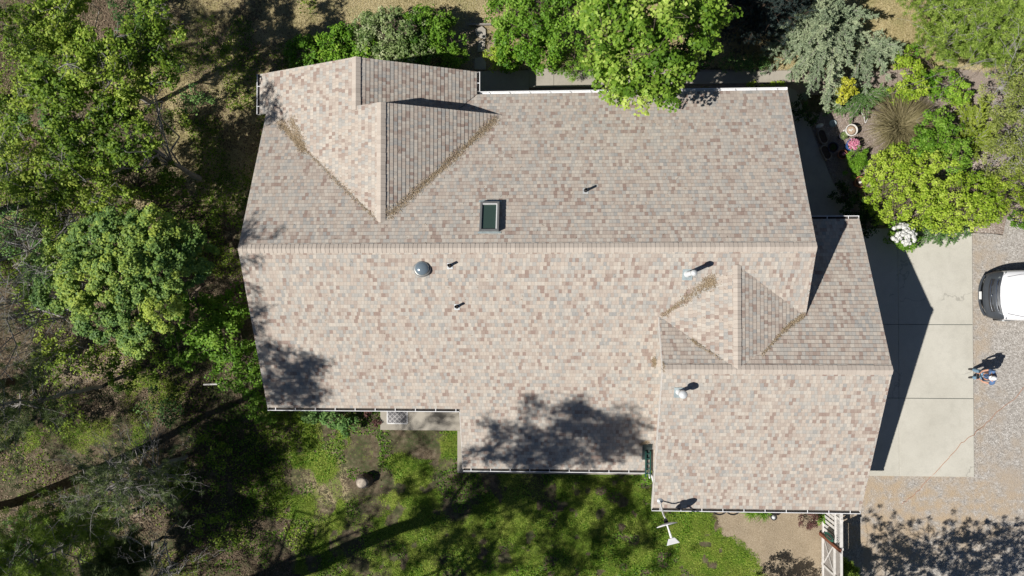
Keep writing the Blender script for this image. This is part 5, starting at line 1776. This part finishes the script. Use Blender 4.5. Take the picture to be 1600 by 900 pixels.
# door mat with diamond lattice
mx0, my0 = P2(606, 661)
mx1, my1 = P2(637, 640)
o = thing('door_mat', 'grey door mat with a white diamond pattern on the patio slab', 'mat', (mx0, my0, .09))
bm = bmesh.new()
add_box(bm, 0, mx1 - mx0, 0, my1 - my0, 0.0, .018)
t = NT('mat_pattern')
oc = t.obj()
mp = t.n('ShaderNodeMapping')
mp.inputs['Rotation'].default_value = (0, 0, math.radians(45))
t.l(oc, mp.inputs[0])
sp = t.n('ShaderNodeSeparateXYZ')
t.l(mp.outputs[0], sp.inputs[0])
la = t.math('MAXIMUM', t.math('LESS_THAN', t.math('FRACT', t.math('DIVIDE', sp.outputs[0], .135)), .22), t.math('LESS_THAN', t.math('FRACT', t.math('DIVIDE', sp.outputs[1], .135)), .22))
M['mat2'] = t.bsdf(t.mix(la, (0.20, 0.195, 0.20), (0.46, 0.45, 0.44)), .9)
from_bm('pile', bm, M['mat2'], o)
bm = bmesh.new()
w_, h_ = mx1 - mx0, my1 - my0
for a, b2 in (((0, 0), (w_, 0)), ((w_, 0), (w_, h_)), ((w_, h_), (0, h_)), ((0, h_), (0, 0))):
    add_beam(bm, (*a, .011), (*b2, .011), .035, .024)
from_bm('border', bm, M['white'], o)
bm = bmesh.new()
a_, b_ = at(318, 601, .1), at(346, 600, .12)
add_beam(bm, a_, b_, .06, .03)
tag(from_bm('plank', bm, M['fence']), 'pale plank on the ground in the shade left of the roof corner', 'plank')
bm = bmesh.new()
add_lathe(bm, [(.16, 0), (.20, .05), (.16, .11), (.06, .15), (.001, .16)], (*P2(257, 677), 0), 16, 1.3, .8)
tag(from_bm('garden_stone', bm, M['terra'], None, True), 'rounded reddish-brown stone in the wood left of the lawn', 'stone')
# cord across the gravel and the slab
pts = [(1640, 570), (1600, 603), (1585, 622), (1560, 641), (1540, 660), (1520, 678), (1500, 692), (1480, 715), (1462, 735), (1450, 748), (1432, 768), (1415, 782), (1408, 787)]
bm = bmesh.new()
cp = [Vector((*P2(*p), .088 if 10.6 < P2(*p)[0] < 17.05 and P2(*p)[1] > -7.2 else .052)) for p in pts]
cp2 = []
for i in range(len(cp) - 1):
    for k in range(6):
        q = cp[i].lerp(cp[i + 1], k / 6)
        cp2.append(q + Vector((.02 * math.sin(i * 3 + k * 1.1), .02 * math.cos(i * 2 + k * .9), 0)))
cp2.append(cp[-1])
add_tube(bm, cp2, .011, 6)
tag(from_bm('cord', bm, M['hose'], None, True), 'thin orange cord running diagonally across gravel and driveway', 'cord')
# black hoops under the garage gutter
for k, (px, lab) in enumerate(((1125, 'left one of the two black curved hoops under the garage gutter'), (1146, 'right one of the two black curved hoops under the garage gutter'))):
    bm = bmesh.new()
    c = at(px, 795, .25)
    add_tube(bm, [(c[0] + .27 * math.cos(a), c[1] + .26 * math.sin(a), c[2] + .10 * math.sin(a)) for a in [math.pi + math.pi * 1.05 * q / 14 for q in range(15)]], .03, 8)
    tag(from_bm('hoop', bm, M['black'], None, True), lab, 'hoop', 'black hoops under the gutter')
o = thing('bucket', 'round black bucket with a shiny lid knob below the garage gutter', 'bucket', (*P2(1208, 807, .15), 0))
bm = bmesh.new()
add_lathe(bm, [(.09, 0), (.12, .22), (.13, .23), (.13, .25), (.11, .25)], (0, 0, 0), 22)
from_bm('pail', bm, M['black'], o)
bm = bmesh.new()
add_lathe(bm, [(.11, .24), (.05, .27), (.035, .30), (.001, .31)], (0, 0, 0), 18)
from_bm('lid', bm, M['galvw'], o, True)

# ------------------------------------------------------------------ fence south of the garage
FX = float(P2(1284, 850)[0]) + .02
fen = thing('fence', 'tall white picket and lattice fence with grey boards running down from the garage corner', 'fence', (FX, -7.3, 0))
FH = 1.8
y0_, y1_, y2_ = 0.0, -2.12, -5.4


def fpart(nm, mat, boxes):
    bm = bmesh.new()
    for b2 in boxes: add_box(bm, *b2)
    return from_bm(nm, bm, mat, fen)


for yy in (-.04, -1.05, y1_, -3.35, -4.6):
    fpart('post', M['fence'], [(-.045, .045, yy - .045, yy + .045, 0, FH + .05)])
fpart('bottom_rail', M['fence'], [(-.05, -.005, y1_, y0_, .10, .20), (-.05, -.005, y2_, y1_, .06, .17)])
fpart('middle_rail', M['fence'], [(-.055, -.005, y1_, y0_, 1.28, 1.36), (-.055, -.005, y2_, y1_, 1.15, 1.27)])
fpart('top_rail', M['fence'], [(-.06, .04, y1_ + .05, y0_, FH - .05, FH + .02), (-.05, .03, y2_, y1_ - .05, FH - .05, FH + .01)])
fpart('picket_panel', M['fence'], [(0.0, .02, -.09 - k * .178 - .115, -.09 - k * .178, .04, 1.30) for k in range(11)])
bm = bmesh.new()
for k in range(28):
    yy = y0_ - .02 - k * .095
    for sgn in (1, -1):
        ya, yb = yy, yy + sgn * .40
        if min(ya, yb) < y1_ or max(ya, yb) > y0_: continue
        add_beam(bm, (0.008 * sgn, ya, 1.36), (0.008 * sgn, yb, FH - .05), .022, .008, up=(1, 0, 0))
from_bm('lattice', bm, M['fence'], fen)
fpart('board_panel', M['fencegrey'], [(0.0, .022, y1_ - .06 - k * .105 - .10, y1_ - .06 - k * .105, .04, 1.22) for k in range(30)])
fpart('upper_board', M['fencegrey'], [(-.004, .018, y2_, y1_ - .05, 1.28, FH - .06)])
bm = bmesh.new()
add_beam(bm, (-.03, y1_ - .15, 1.1), (-.03, y1_ - 1.1, .25), .035, .02, up=(1, 0, 0))
add_beam(bm, (-.035, y1_ - .15, .25), (-.035, y1_ - 1.1, 1.1), .035, .02, up=(1, 0, 0))
from_bm('brace', bm, M['fence'], fen)
bm = bmesh.new()
add_box(bm, FX - .13, FX - .055, -7.3 + y1_ - .10, -7.3 + y1_ + .02, 0, FH + .1)
tag(from_bm('wooden_post', bm, M['redwood']), 'reddish-brown stained post standing against the white fence', 'post')
o = thing('garden_hose', 'dark green hose looped over the fence beside the reddish post', 'hose', (FX - .12, -7.3 + y1_ + .16, 0))
for k in range(5):
    bm = bmesh.new()
    add_tube(bm, [(-.03 - .012 * k, .10 * math.cos(a) + .02 * k, 1.05 + .36 * math.sin(a) + .02 * k) for a in [2 * math.pi * q / 20 for q in range(21)]], .014, 6, cap=False)
    from_bm('loop', bm, M['darkgreen'], o, True)

# ------------------------------------------------------------------ ladder leaning on the low eave, rubber mat on the roof under its top
lt = on_plane(1011, 697, zS)
ltz = lt[2]
o = thing('rubber_mat', 'dark rectangular rubber mat on the low roof under the green ladder', 'mat')
c4 = [on_plane(px, py, zS) for px, py in ((1003, 718), (1017, 718), (1019, 694), (1004, 694))]
bm = bmesh.new()
lo_, hi_ = [], []
for c in c4:
    lo_.append(bm.verts.new((c[0], c[1], zS(c[0], c[1]) + .022)))
    hi_.append(bm.verts.new((c[0], c[1], zS(c[0], c[1]) + .045)))
bm.faces.new(hi_)
bm.faces.new(lo_[::-1])
for k in range(4): bm.faces.new((lo_[k], lo_[(k + 1) % 4], hi_[(k + 1) % 4], hi_[k]))
from_bm('sheet', bm, M['mat'], o)
lad = thing('ladder', 'short dark green ladder lying on the low roof beside the garage roof', 'ladder')
la_ = on_plane(1010.5, 741, zS)
nl_ = np.array([0, -MM, 1.0]) / math.sqrt(1 + MM * MM)
foot_ = np.array([la_[0] + .03, la_[1] - .02, zS(0, la_[1] - .02)]) + nl_ * .11
topp = np.array([lt[0] + .03, lt[1] - .12, zS(0, lt[1] - .12)]) + nl_ * .11
for sx_ in (-.085, .085):
    bm = bmesh.new()
    add_beam(bm, foot_ + [sx_, 0, 0], topp + [sx_, 0, 0], .045, .075)
    from_bm('rail', bm, M['greenfib'], lad)
for k in range(5):
    q = foot_ + (topp - foot_) * ((k + .6) / 5.2)
    bm = bmesh.new()
    add_beam(bm, q + [-.08, 0, .0], q + [.08, 0, .0], .035, .03)
    from_bm('rung', bm, M['greenfib'], lad)

# ------------------------------------------------------------------ dish antenna on the garage eave
fp = on_plane(1031, 782, zGS)
ant = thing('dish_antenna', 'white dish antenna on a bent mast at the lower left corner of the garage roof', 'antenna', tuple(fp))
bm = bmesh.new()
add_lathe(bm, [(.10, .0), (.10, .05), (.03, .07)], (0, 0, 0), 14)
from_bm('mount', bm, M['galv'], ant)
bm = bmesh.new()
add_tube(bm, [(0, 0, .03), (.0, -.05, .12), (.03, -.30, .46), (.04, -.36, .62), (.05, -.38, .95)], .03, 10)
from_bm('mast', bm, M['white'], ant, True)
cen_ = Vector((.06, -.50, 1.02))
nrm_ = Vector((.26, -.96, .395)).normalized()
dx_ = Vector((.96, .26, 0)).normalized()
dy_ = nrm_.cross(dx_).normalized()
bm = bmesh.new()
rings = []
for fr, off in ((0, .0), (.35, .008), (.7, .03), (1, .065), (1.0, .045), (.7, .012), (.35, -.012), (0.01, -.02)):
    if fr == 0: fr = .01
    rings.append([bm.verts.new(cen_ + dx_ * .37 * fr * math.cos(a) + dy_ * .40 * fr * math.sin(a) + nrm_ * off) for a in [2 * math.pi * k / 32 for k in range(32)]])
for a, b2 in zip(rings, rings[1:]):
    for k in range(32): bm.faces.new((a[k], a[(k + 1) % 32], b2[(k + 1) % 32], b2[k]))
from_bm('dish', bm, M['white'], ant, True)
bm = bmesh.new()
add_beam(bm, cen_ - nrm_ * .14, cen_ - nrm_ * .02, .14, .16)
from_bm('bracket', bm, M['blackpipe'], ant)
bm = bmesh.new()
lowp = cen_ + nrm_ * .04 - dy_ * .30
endp = cen_ + nrm_ * .50 - dy_ * .08 + dx_ * .02
add_tube(bm, [cen_ + nrm_ * .02 , cen_ + nrm_ * .25 + dx_ * .01, endp], [.025, .03, .045], 8)
from_bm('feed_arm', bm, M['white'], ant)
bm = bmesh.new()
e0_, e1_ = endp, endp + nrm_ * .20
vs = []
for p, wx, wz in ((e0_, .11, .07), (e1_, .23, .11)):
    for a, b2 in ((-1, -1), (1, -1), (1, 1), (-1, 1)): vs.append(bm.verts.new(p + dx_ * a * wx + dy_ * b2 * wz))
for f in ((3, 2, 1, 0), (4, 5, 6, 7), (0, 1, 5, 4), (1, 2, 6, 5), (2, 3, 7, 6), (3, 0, 4, 7)): bm.faces.new([vs[i] for i in f])
bevel(from_bm('receiver', bm, M['white'], ant), .015)

# ------------------------------------------------------------------ white car on the gravel (front towards the house)
CX0, CYC = 17.03, 0.06
car = thing('parked_car', 'white car parked on the gravel with its dark front facing the driveway', 'car', (CX0, CYC, .04))
ST = [0.0, .05, .12, .22, .32, .37, .55, .8, 1.2, 1.6, 1.8, 2.4, 3.2, 3.9, 4.3, 4.55, 4.68]
bowf = lambda yv, s_: .34 * (abs(yv) / .95) ** 2.6 * max(0.0, 1 - s_ / 1.2)
HWs = [.80, .85, .89, .92, .935, .94, .955, .965, .975, .98, .98, .98, .98, .97, .94, .88, .78]
TOPs = [.58, .66, .74, .90, 1.00, 1.03, 1.06, 1.09, 1.12, 1.14, 1.15, 1.16, 1.17, 1.16, 1.12, 1.05, .9]
BOT = [.34, .30, .27, .25, .24, .24, .24, .24, .24, .24, .24, .24, .24, .24, .26, .30, .36]
PF = [(.90, 'b'), (.97, .22), (1.0, .45), (.995, .68), (.965, .86), (.90, .965), (.72, 1.0), (.36, 1.018), (0, 1.025)]
bm = bmesh.new()
rows = []
for s_, hw, tp_, bt in zip(ST, HWs, TOPs, BOT):
    half = []
    for a, b2 in PF:
        z = bt if b2 == 'b' else bt + (tp_ - bt) * b2
        half.append((a * hw, z))
    full = [(w_, z) for w_, z in half] + [(-w_, z) for w_, z in half[-2::-1]]
    bow = lambda yv: bowf(yv, s_)
    rows.append([bm.verts.new((s_ + bow(w_) * (1 if s_ > .0 else 1), w_, z)) for w_, z in full])
for i, (a, b2) in enumerate(zip(rows, rows[1:])):
    for k in range(len(a) - 1):
        f = bm.faces.new((a[k], a[k + 1], b2[k + 1], b2[k]))
        f.material_index = 1 if (ST[i] < .33) or k in (0, len(a) - 2) else 0
    bm.faces.new((a[-1], a[0], b2[0], b2[-1])).material_index = 1
bm.faces.new(rows[0]).material_index = 1
bm.faces.new(rows[-1][::-1]).material_index = 0
bmesh.ops.recalc_face_normals(bm, faces=bm.faces)
from_bm('body', bm, [M['carpaint'], M['plastic']], car, True)
# cabin
bm = bmesh.new()
lower = [(1.72, .0), (1.80, .45), (1.95, .78), (2.6, .86), (4.2, .84), (4.5, .70), (4.58, 0)]
upper = [(2.42, 0), (2.46, .40), (2.56, .60), (2.9, .66), (3.95, .65), (4.15, .56), (4.22, 0)]
lowf = lower + [(x, -y) for x, y in lower[-2:0:-1]]
upf = upper + [(x, -y) for x, y in upper[-2:0:-1]]
lv = [bm.verts.new((x, y, 1.135)) for x, y in lowf]
uv_ = [bm.verts.new((x, y, 1.66)) for x, y in upf]
for k in range(len(lv)): bm.faces.new((lv[k], lv[(k + 1) % len(lv)], uv_[(k + 1) % len(lv)], uv_[k]))
bmesh.ops.recalc_face_normals(bm, faces=bm.faces)
from_bm('window_glass', bm, M['carglass'], car)
bm = bmesh.new()
up2 = [bm.verts.new((x, y, 1.655)) for x, y in upf]
up3 = [bm.verts.new((3.3 + (x - 3.3) * .94, y * .92, 1.71)) for x, y in upf]
for k in range(len(up2)): bm.faces.new((up2[k], up2[(k + 1) % len(up2)], up3[(k + 1) % len(up2)], up3[k]))
bm.faces.new(up3)
bmesh.ops.recalc_face_normals(bm, faces=bm.faces)
from_bm('roof_panel', bm, M['carpaint'], car, True)
for sy in (1, -1):
    bm = bmesh.new()
    for a, b2 in (((1.97, .79), (2.56, .61)), ((3.1, .855), (3.1, .665)), ((4.3, .80), (4.05, .61))):
        add_beam(bm, (a[0], a[1] * sy, 1.14), (b2[0], b2[1] * sy, 1.67), .07, .03)
    from_bm('pillar', bm, M['carpaint'], car)
    bm = bmesh.new()
    add_lathe(bm, [(.001, -.09), (.08, -.08), (.11, 0), (.08, .08), (.001, .09)], (2.15, 1.06 * sy, 1.14), 14, .7, 1)
    from_bm('wing_mirror', bm, M['carpaint'], car, True)
    for wx in (.95, 3.75):
        bm = bmesh.new()
        add_tube(bm, [(wx, sy * (.98), .33), (wx, sy * .74, .33)], .35, 26)
        wl = from_bm('wheel', bm, M['black'], car)
        bm = bmesh.new()
        add_tube(bm, [(wx, sy * (.995), .33), (wx, sy * .9, .33)], .22, 20)
        from_bm('rim', bm, M['galv'], wl)
    bm = bmesh.new()      # headlight wraps round the corner
    hl = [(.24, .66, .90), (.29, .80, .885), (.40, .895, .87), (.56, .925, .90), (.50, .86, 1.005), (.37, .76, 1.00), (.30, .66, .975)]
    vs = [bm.verts.new((x + .05 + bowf(y, x) - .10 * (y / .95) ** 2.4, y * sy, z + .030)) for x, y, z in hl]
    bm.faces.new(vs if sy > 0 else vs[::-1])
    r_ = bmesh.ops.extrude_face_region(bm, geom=bm.faces[:])
    bmesh.ops.translate(bm, verts=[v for v in r_['geom'] if isinstance(v, bmesh.types.BMVert)], vec=(.03, 0, -.06))
    bmesh.ops.recalc_face_normals(bm, faces=bm.faces)
    from_bm('headlight', bm, M['lens'], car)
    bm = bmesh.new()
    add_tube(bm, [(.03 + bowf(q_, 0) , sy * q_, z_q) for q_, z_q in ((.48, .56), (.58, .58), (.66, .57), (.64, .50), (.50, .49), (.48, .56))], .012, 6)
    from_bm('fog_trim', bm, M['chrome'], car)
gr_ = []
bm = bmesh.new()
NSEG = 14
for (sa_, za, sb_, zb, wd) in ((.115, .74, .31, .985, .64),):
    vs0, vs1 = [], []
    for k in range(NSEG + 1):
        yv = -wd + 2 * wd * k / NSEG
        bo = bowf(yv, .2)
        taper = 1 - .0 * abs(yv)
        vs0.append(bm.verts.new((sa_ + bo, yv, za + .02)))
        vs1.append(bm.verts.new((sb_ + bo, yv * .97, zb + .018)))
    for k in range(NSEG): bm.faces.new((vs0[k], vs0[k + 1], vs1[k + 1], vs1[k]))
r_ = bmesh.ops.extrude_face_region(bm, geom=bm.faces[:])
bmesh.ops.translate(bm, verts=[v for v in r_['geom'] if isinstance(v, bmesh.types.BMVert)], vec=(.03, 0, -.05))
bmesh.ops.recalc_face_normals(bm, faces=bm.faces)
gl = from_bm('grille', bm, M['black'], car)
for f_ in (.18, .5, .82):
    bm = bmesh.new()
    pts = []
    for k in range(NSEG + 1):
        yv = (-.60 + 1.2 * k / NSEG)
        bo = bowf(yv, .2)
        pts.append((.115 + .195 * f_ + bo - .01, yv, .765 + .245 * f_ + .012))
    add_tube(bm, pts, .013, 6)
    from_bm('grille_bar', bm, M['chrome'] if f_ != .5 else M['plastic'], gl)
bm = bmesh.new()
add_lathe(bm, [(.001, .02), (.05, .012), (.06, 0)], (.20, 0, .885), 16)
from_bm('emblem', bm, M['chrome'], car, True)
bm = bmesh.new()
add_box(bm, -.045, -.02, -.15, .15, .44, .56)
from_bm('number_plate', bm, M['white'], car)
bm = bmesh.new()
add_tube(bm, [(bowf(q_, 0) + .01, q_, .38) for q_ in [-.78 + .13 * k for k in range(13)]], .045, 8)
from_bm('lower_lip', bm, M['plastic'], car)
bm = bmesh.new()
add_tube(bm, [(1.62, -.5, 1.165), (1.66, 0, 1.172), (1.62, .5, 1.165)], .03, 6)
from_bm('wiper_cowl', bm, M['black'], car)
for sy in (1, -1):
    bm = bmesh.new()
    add_tube(bm, [(.62, sy * .70, 1.088), (1.1, sy * .80, 1.112), (1.65, sy * .84, 1.125)], .006, 5)
    from_bm('hood_seam', bm, M['plastic'], car)

# ------------------------------------------------------------------ the person with a controller, looking down
M['skin'] = plain('skin', (0.52, 0.29, 0.20), .55, var=.06)
M['shirt'] = plain('blue_shirt', (0.10, 0.18, 0.34), .85, var=.2, scale=10)
M['jeans'] = plain('light_jeans', (0.18, 0.30, 0.42), .85, var=.2, scale=12)
M['cap'] = plain('white_cap', (0.78, 0.78, 0.78), .7, var=.04)
M['shoe'] = plain('dark_shoes', (0.05, 0.045, 0.045), .7, var=.2)
M['hair'] = plain('dark_hair', (0.03, 0.022, 0.018), .7, var=.2)
M['navy'] = plain('navy_strap', (0.015, 0.02, 0.045), .7, var=.1)
pf = P2(1517, 583)
per = thing('person', 'person in blue shirt, jeans and white cap standing at the driveway edge holding a controller', 'person', (pf[0], pf[1], .04), math.pi)


def skin_mesh(name, joints, edges, mat, root=0, sub=2, parent=None):
    me = bpy.data.meshes.new(name)
    me.from_pydata([j[:3] for j in joints], edges, [])
    o = mesh_obj(name, me, mat, parent)
    o.modifiers.new('skin', 'SKIN')
    for i, j in enumerate(joints):
        r_ = j[3]
        me.skin_vertices[0].data[i].radius = (r_, r_ if len(j) < 5 else j[4])
    me.skin_vertices[0].data[root].use_root = True
    sm = o.modifiers.new('sub', 'SUBSURF')
    sm.levels = sub
    sm.render_levels = sub
    return o


# local frame: +x is the way the person faces, +y their left hand
J_ = [(0.02, 0, .93, .15, .11), (.03, 0, 1.12, .13, .10), (.07, 0, 1.32, .155, .11), (.10, 0, 1.46, .09), (.145, 0, 1.54, .058), (.17, 0, 1.60, .06),
      (.09, .19, 1.42, .06), (.06, .255, 1.15, .045), (.24, .20, 1.06, .037), (.33, .12, 1.09, .028),
      (.09, -.19, 1.42, .06), (.06, -.255, 1.15, .045), (.24, -.20, 1.06, .037), (.33, -.12, 1.09, .028),
      (.02, .10, .86, .10), (.03, .13, .48, .065), (-.01, .155, .10, .048),
      (.02, -.10, .86, .10), (.03, -.13, .48, .065), (-.01, -.155, .10, .048)]
E_ = [(0, 1), (1, 2), (2, 3), (3, 4), (4, 5), (3, 6), (6, 7), (7, 8), (8, 9), (3, 10), (10, 11), (11, 12), (12, 13), (0, 14), (14, 15), (15, 16), (0, 17), (17, 18), (18, 19)]
body = skin_mesh('body', J_, E_, M['skin'], parent=per)
JS = [(0.0, 0, .92, .185, .15), (.0, 0, 1.12, .17, .145), (.03, 0, 1.32, .185, .145), (.08, 0, 1.44, .12), (.08, .19, 1.42, .09), (.05, .26, 1.20, .078), (.08, -.19, 1.42, .09), (.05, -.26, 1.20, .078)]
skin_mesh('shirt', JS, [(0, 1), (1, 2), (2, 3), (3, 4), (4, 5), (3, 6), (6, 7)], M['shirt'], parent=per)
JT = [(.02, 0, .93, .16, .12), (.02, .10, .84, .112), (.03, .13, .48, .082), (-.01, .155, .09, .066), (.02, -.10, .84, .112), (.03, -.13, .48, .082), (-.01, -.155, .09, .066)]
skin_mesh('trousers', JT, [(0, 1), (1, 2), (2, 3), (0, 4), (4, 5), (5, 6)], M['jeans'], parent=per)
for sy in (1, -1):
    skin_mesh('shoe', [(-.06, sy * .155, .05, .045), (.05, sy * .16, .045, .048), (.16, sy * .17, .035, .036)], [(0, 1), (1, 2)], M['shoe'], parent=per)
    # hands: palm and five bent fingers closing on the controller
    hb = np.array([.35, sy * .105, 1.09])
    skin_mesh('hand', [(*(hb + [-.02, sy * .015, 0]), .028), (*(hb + [.02, -sy * .0, .0]), .036, .018), (*(hb + [.055, -sy * .01, .0]), .034, .016)], [(0, 1), (1, 2)], M['skin'], parent=per, sub=1)
    for q, (ln, dy) in enumerate(((.070, .030), (.078, .010), (.072, -.010), (.058, -.030))):
        b0_ = hb + [.055, sy * dy, 0]
        skin_mesh('finger', [(*b0_, .009), (*(b0_ + [ln * .45, -sy * .004, -.012]), .0085), (*(b0_ + [ln * .65, -sy * .012, -.035]), .008), (*(b0_ + [ln * .5, -sy * .016, -.055]), .007)], [(0, 1), (1, 2), (2, 3)], M['skin'], parent=per, sub=1)
    skin_mesh('thumb', [(*(hb + [.01, -sy * .02, .012]), .012), (*(hb + [.035, -sy * .045, .03]), .010), (*(hb + [.05, -sy * .05, .034]), .008)], [(0, 1), (1, 2)], M['skin'], parent=per, sub=1)
# head tilted forward
hc = Vector((.20, 0, 1.665))
tilt = Matrix.Rotation(math.radians(28), 4, 'Y')


def head_bm():
    bm = bmesh.new()
    bmesh.ops.create_uvsphere(bm, u_segments=28, v_segments=20, radius=1.0)
    for v in bm.verts:
        x, y, z = v.co
        w2 = 1.0 if z > 0 else 1 - .28 * (-z) ** 1.4
        v.co = Vector((x * .098 * (1.0 if x > 0 else .98), y * .078 * w2, z * .118))
        if x > 0.2 and z < -.3: v.co.x += .012
        if x > .85 and abs(y) < .22 and -.35 < z < .12: v.co.x += .022 * (1 - abs(y) / .22)      # nose
        if x > .7 and .08 < z < .28 and .2 < abs(y) < .5: v.co.x -= .008                       # eye sockets
        if x > .8 and -.62 < z < -.5 and abs(y) < .4: v.co.x += .006                             # lips
    for sy in (1, -1):
        q = bmesh.ops.create_uvsphere(bm, u_segments=8, v_segments=6, radius=1.0)
        for v in q['verts']: v.co = Vector((v.co.x * .022 - .005, v.co.y * .010 + sy * .080, v.co.z * .034 - .005))
    return bm


bm = head_bm()
bmesh.ops.transform(bm, matrix=Matrix.Translation(hc) @ tilt, verts=bm.verts)
from_bm('head', bm, M['skin'], per, True)
bm = bmesh.new()
for sy in (1, -1):
    q = bmesh.ops.create_uvsphere(bm, u_segments=8, v_segments=6, radius=.011)
    bmesh.ops.translate(bm, verts=q['verts'], vec=(.086, sy * .031, .018))
bmesh.ops.transform(bm, matrix=Matrix.Translation(hc) @ tilt, verts=bm.verts)
from_bm('eyes', bm, M['hair'], per, True)
bm = bmesh.new()
bmesh.ops.create_uvsphere(bm, u_segments=24, v_segments=16, radius=1.0)
bmesh.ops.delete(bm, geom=[v for v in bm.verts if (v.co.z < -.55) or (v.co.x > .2 and v.co.z < .3)], context='VERTS')
for v in bm.verts: v.co = Vector((v.co.x * .105 - .004, v.co.y * .085, v.co.z * .124))
bmesh.ops.transform(bm, matrix=Matrix.Translation(hc) @ tilt, verts=bm.verts)
from_bm('hair', bm, M['hair'], per, True)
bm = bmesh.new()
bmesh.ops.create_uvsphere(bm, u_segments=28, v_segments=16, radius=1.0)
bmesh.ops.delete(bm, geom=[v for v in bm.verts if v.co.z < .12], context='VERTS')
for v in bm.verts: v.co = Vector((v.co.x * .108, v.co.y * .088, v.co.z * .122 + .010))
brim = []
for a in [math.radians(-62 + 124 * k / 12) for k in range(13)]:
    brim.append((bm.verts.new((.108 * math.cos(a), .092 * math.sin(a), .030)), bm.verts.new((.108 * math.cos(a) + .055 * math.cos(a * .6), .098 * math.sin(a), .018))))
for a, b2 in zip(brim, brim[1:]): bm.faces.new((a[0], a[1], b2[1], b2[0]))
bmesh.ops.transform(bm, matrix=Matrix.Translation(hc) @ tilt, verts=bm.verts)
cp_ = from_bm('cap', bm, M['cap'], per, True)
so = cp_.modifiers.new('thick', 'SOLIDIFY')
so.thickness = .004
bm = bmesh.new()
add_tube(bm, [(.20, .07, 1.46), (.02, .10, 1.47), (-.07, 0, 1.42), (.02, -.10, 1.47), (.20, -.07, 1.46), (.33, -.03, 1.14), (.33, .03, 1.14), (.20, .07, 1.46)], .012, 6, cap=False)
from_bm('neck_strap', bm, M['navy'], per, True)
cm = Matrix.Translation(per.location) @ Matrix.Rotation(math.pi, 4, 'Z')
ctl = thing('controller', 'dark hand-held controller with a screen in the hands of the person', 'controller', tuple(per.location), math.pi)
bm = bmesh.new()
add_box(bm, .365, .475, -.10, .10, 1.065, 1.10)
bevel(from_bm('casing', bm, M['plastic'], ctl), .01)
bm = bmesh.new()
add_box(bm, .372, .462, -.075, .075, 1.102, 1.110)
from_bm('screen', bm, M['carglass'], ctl)
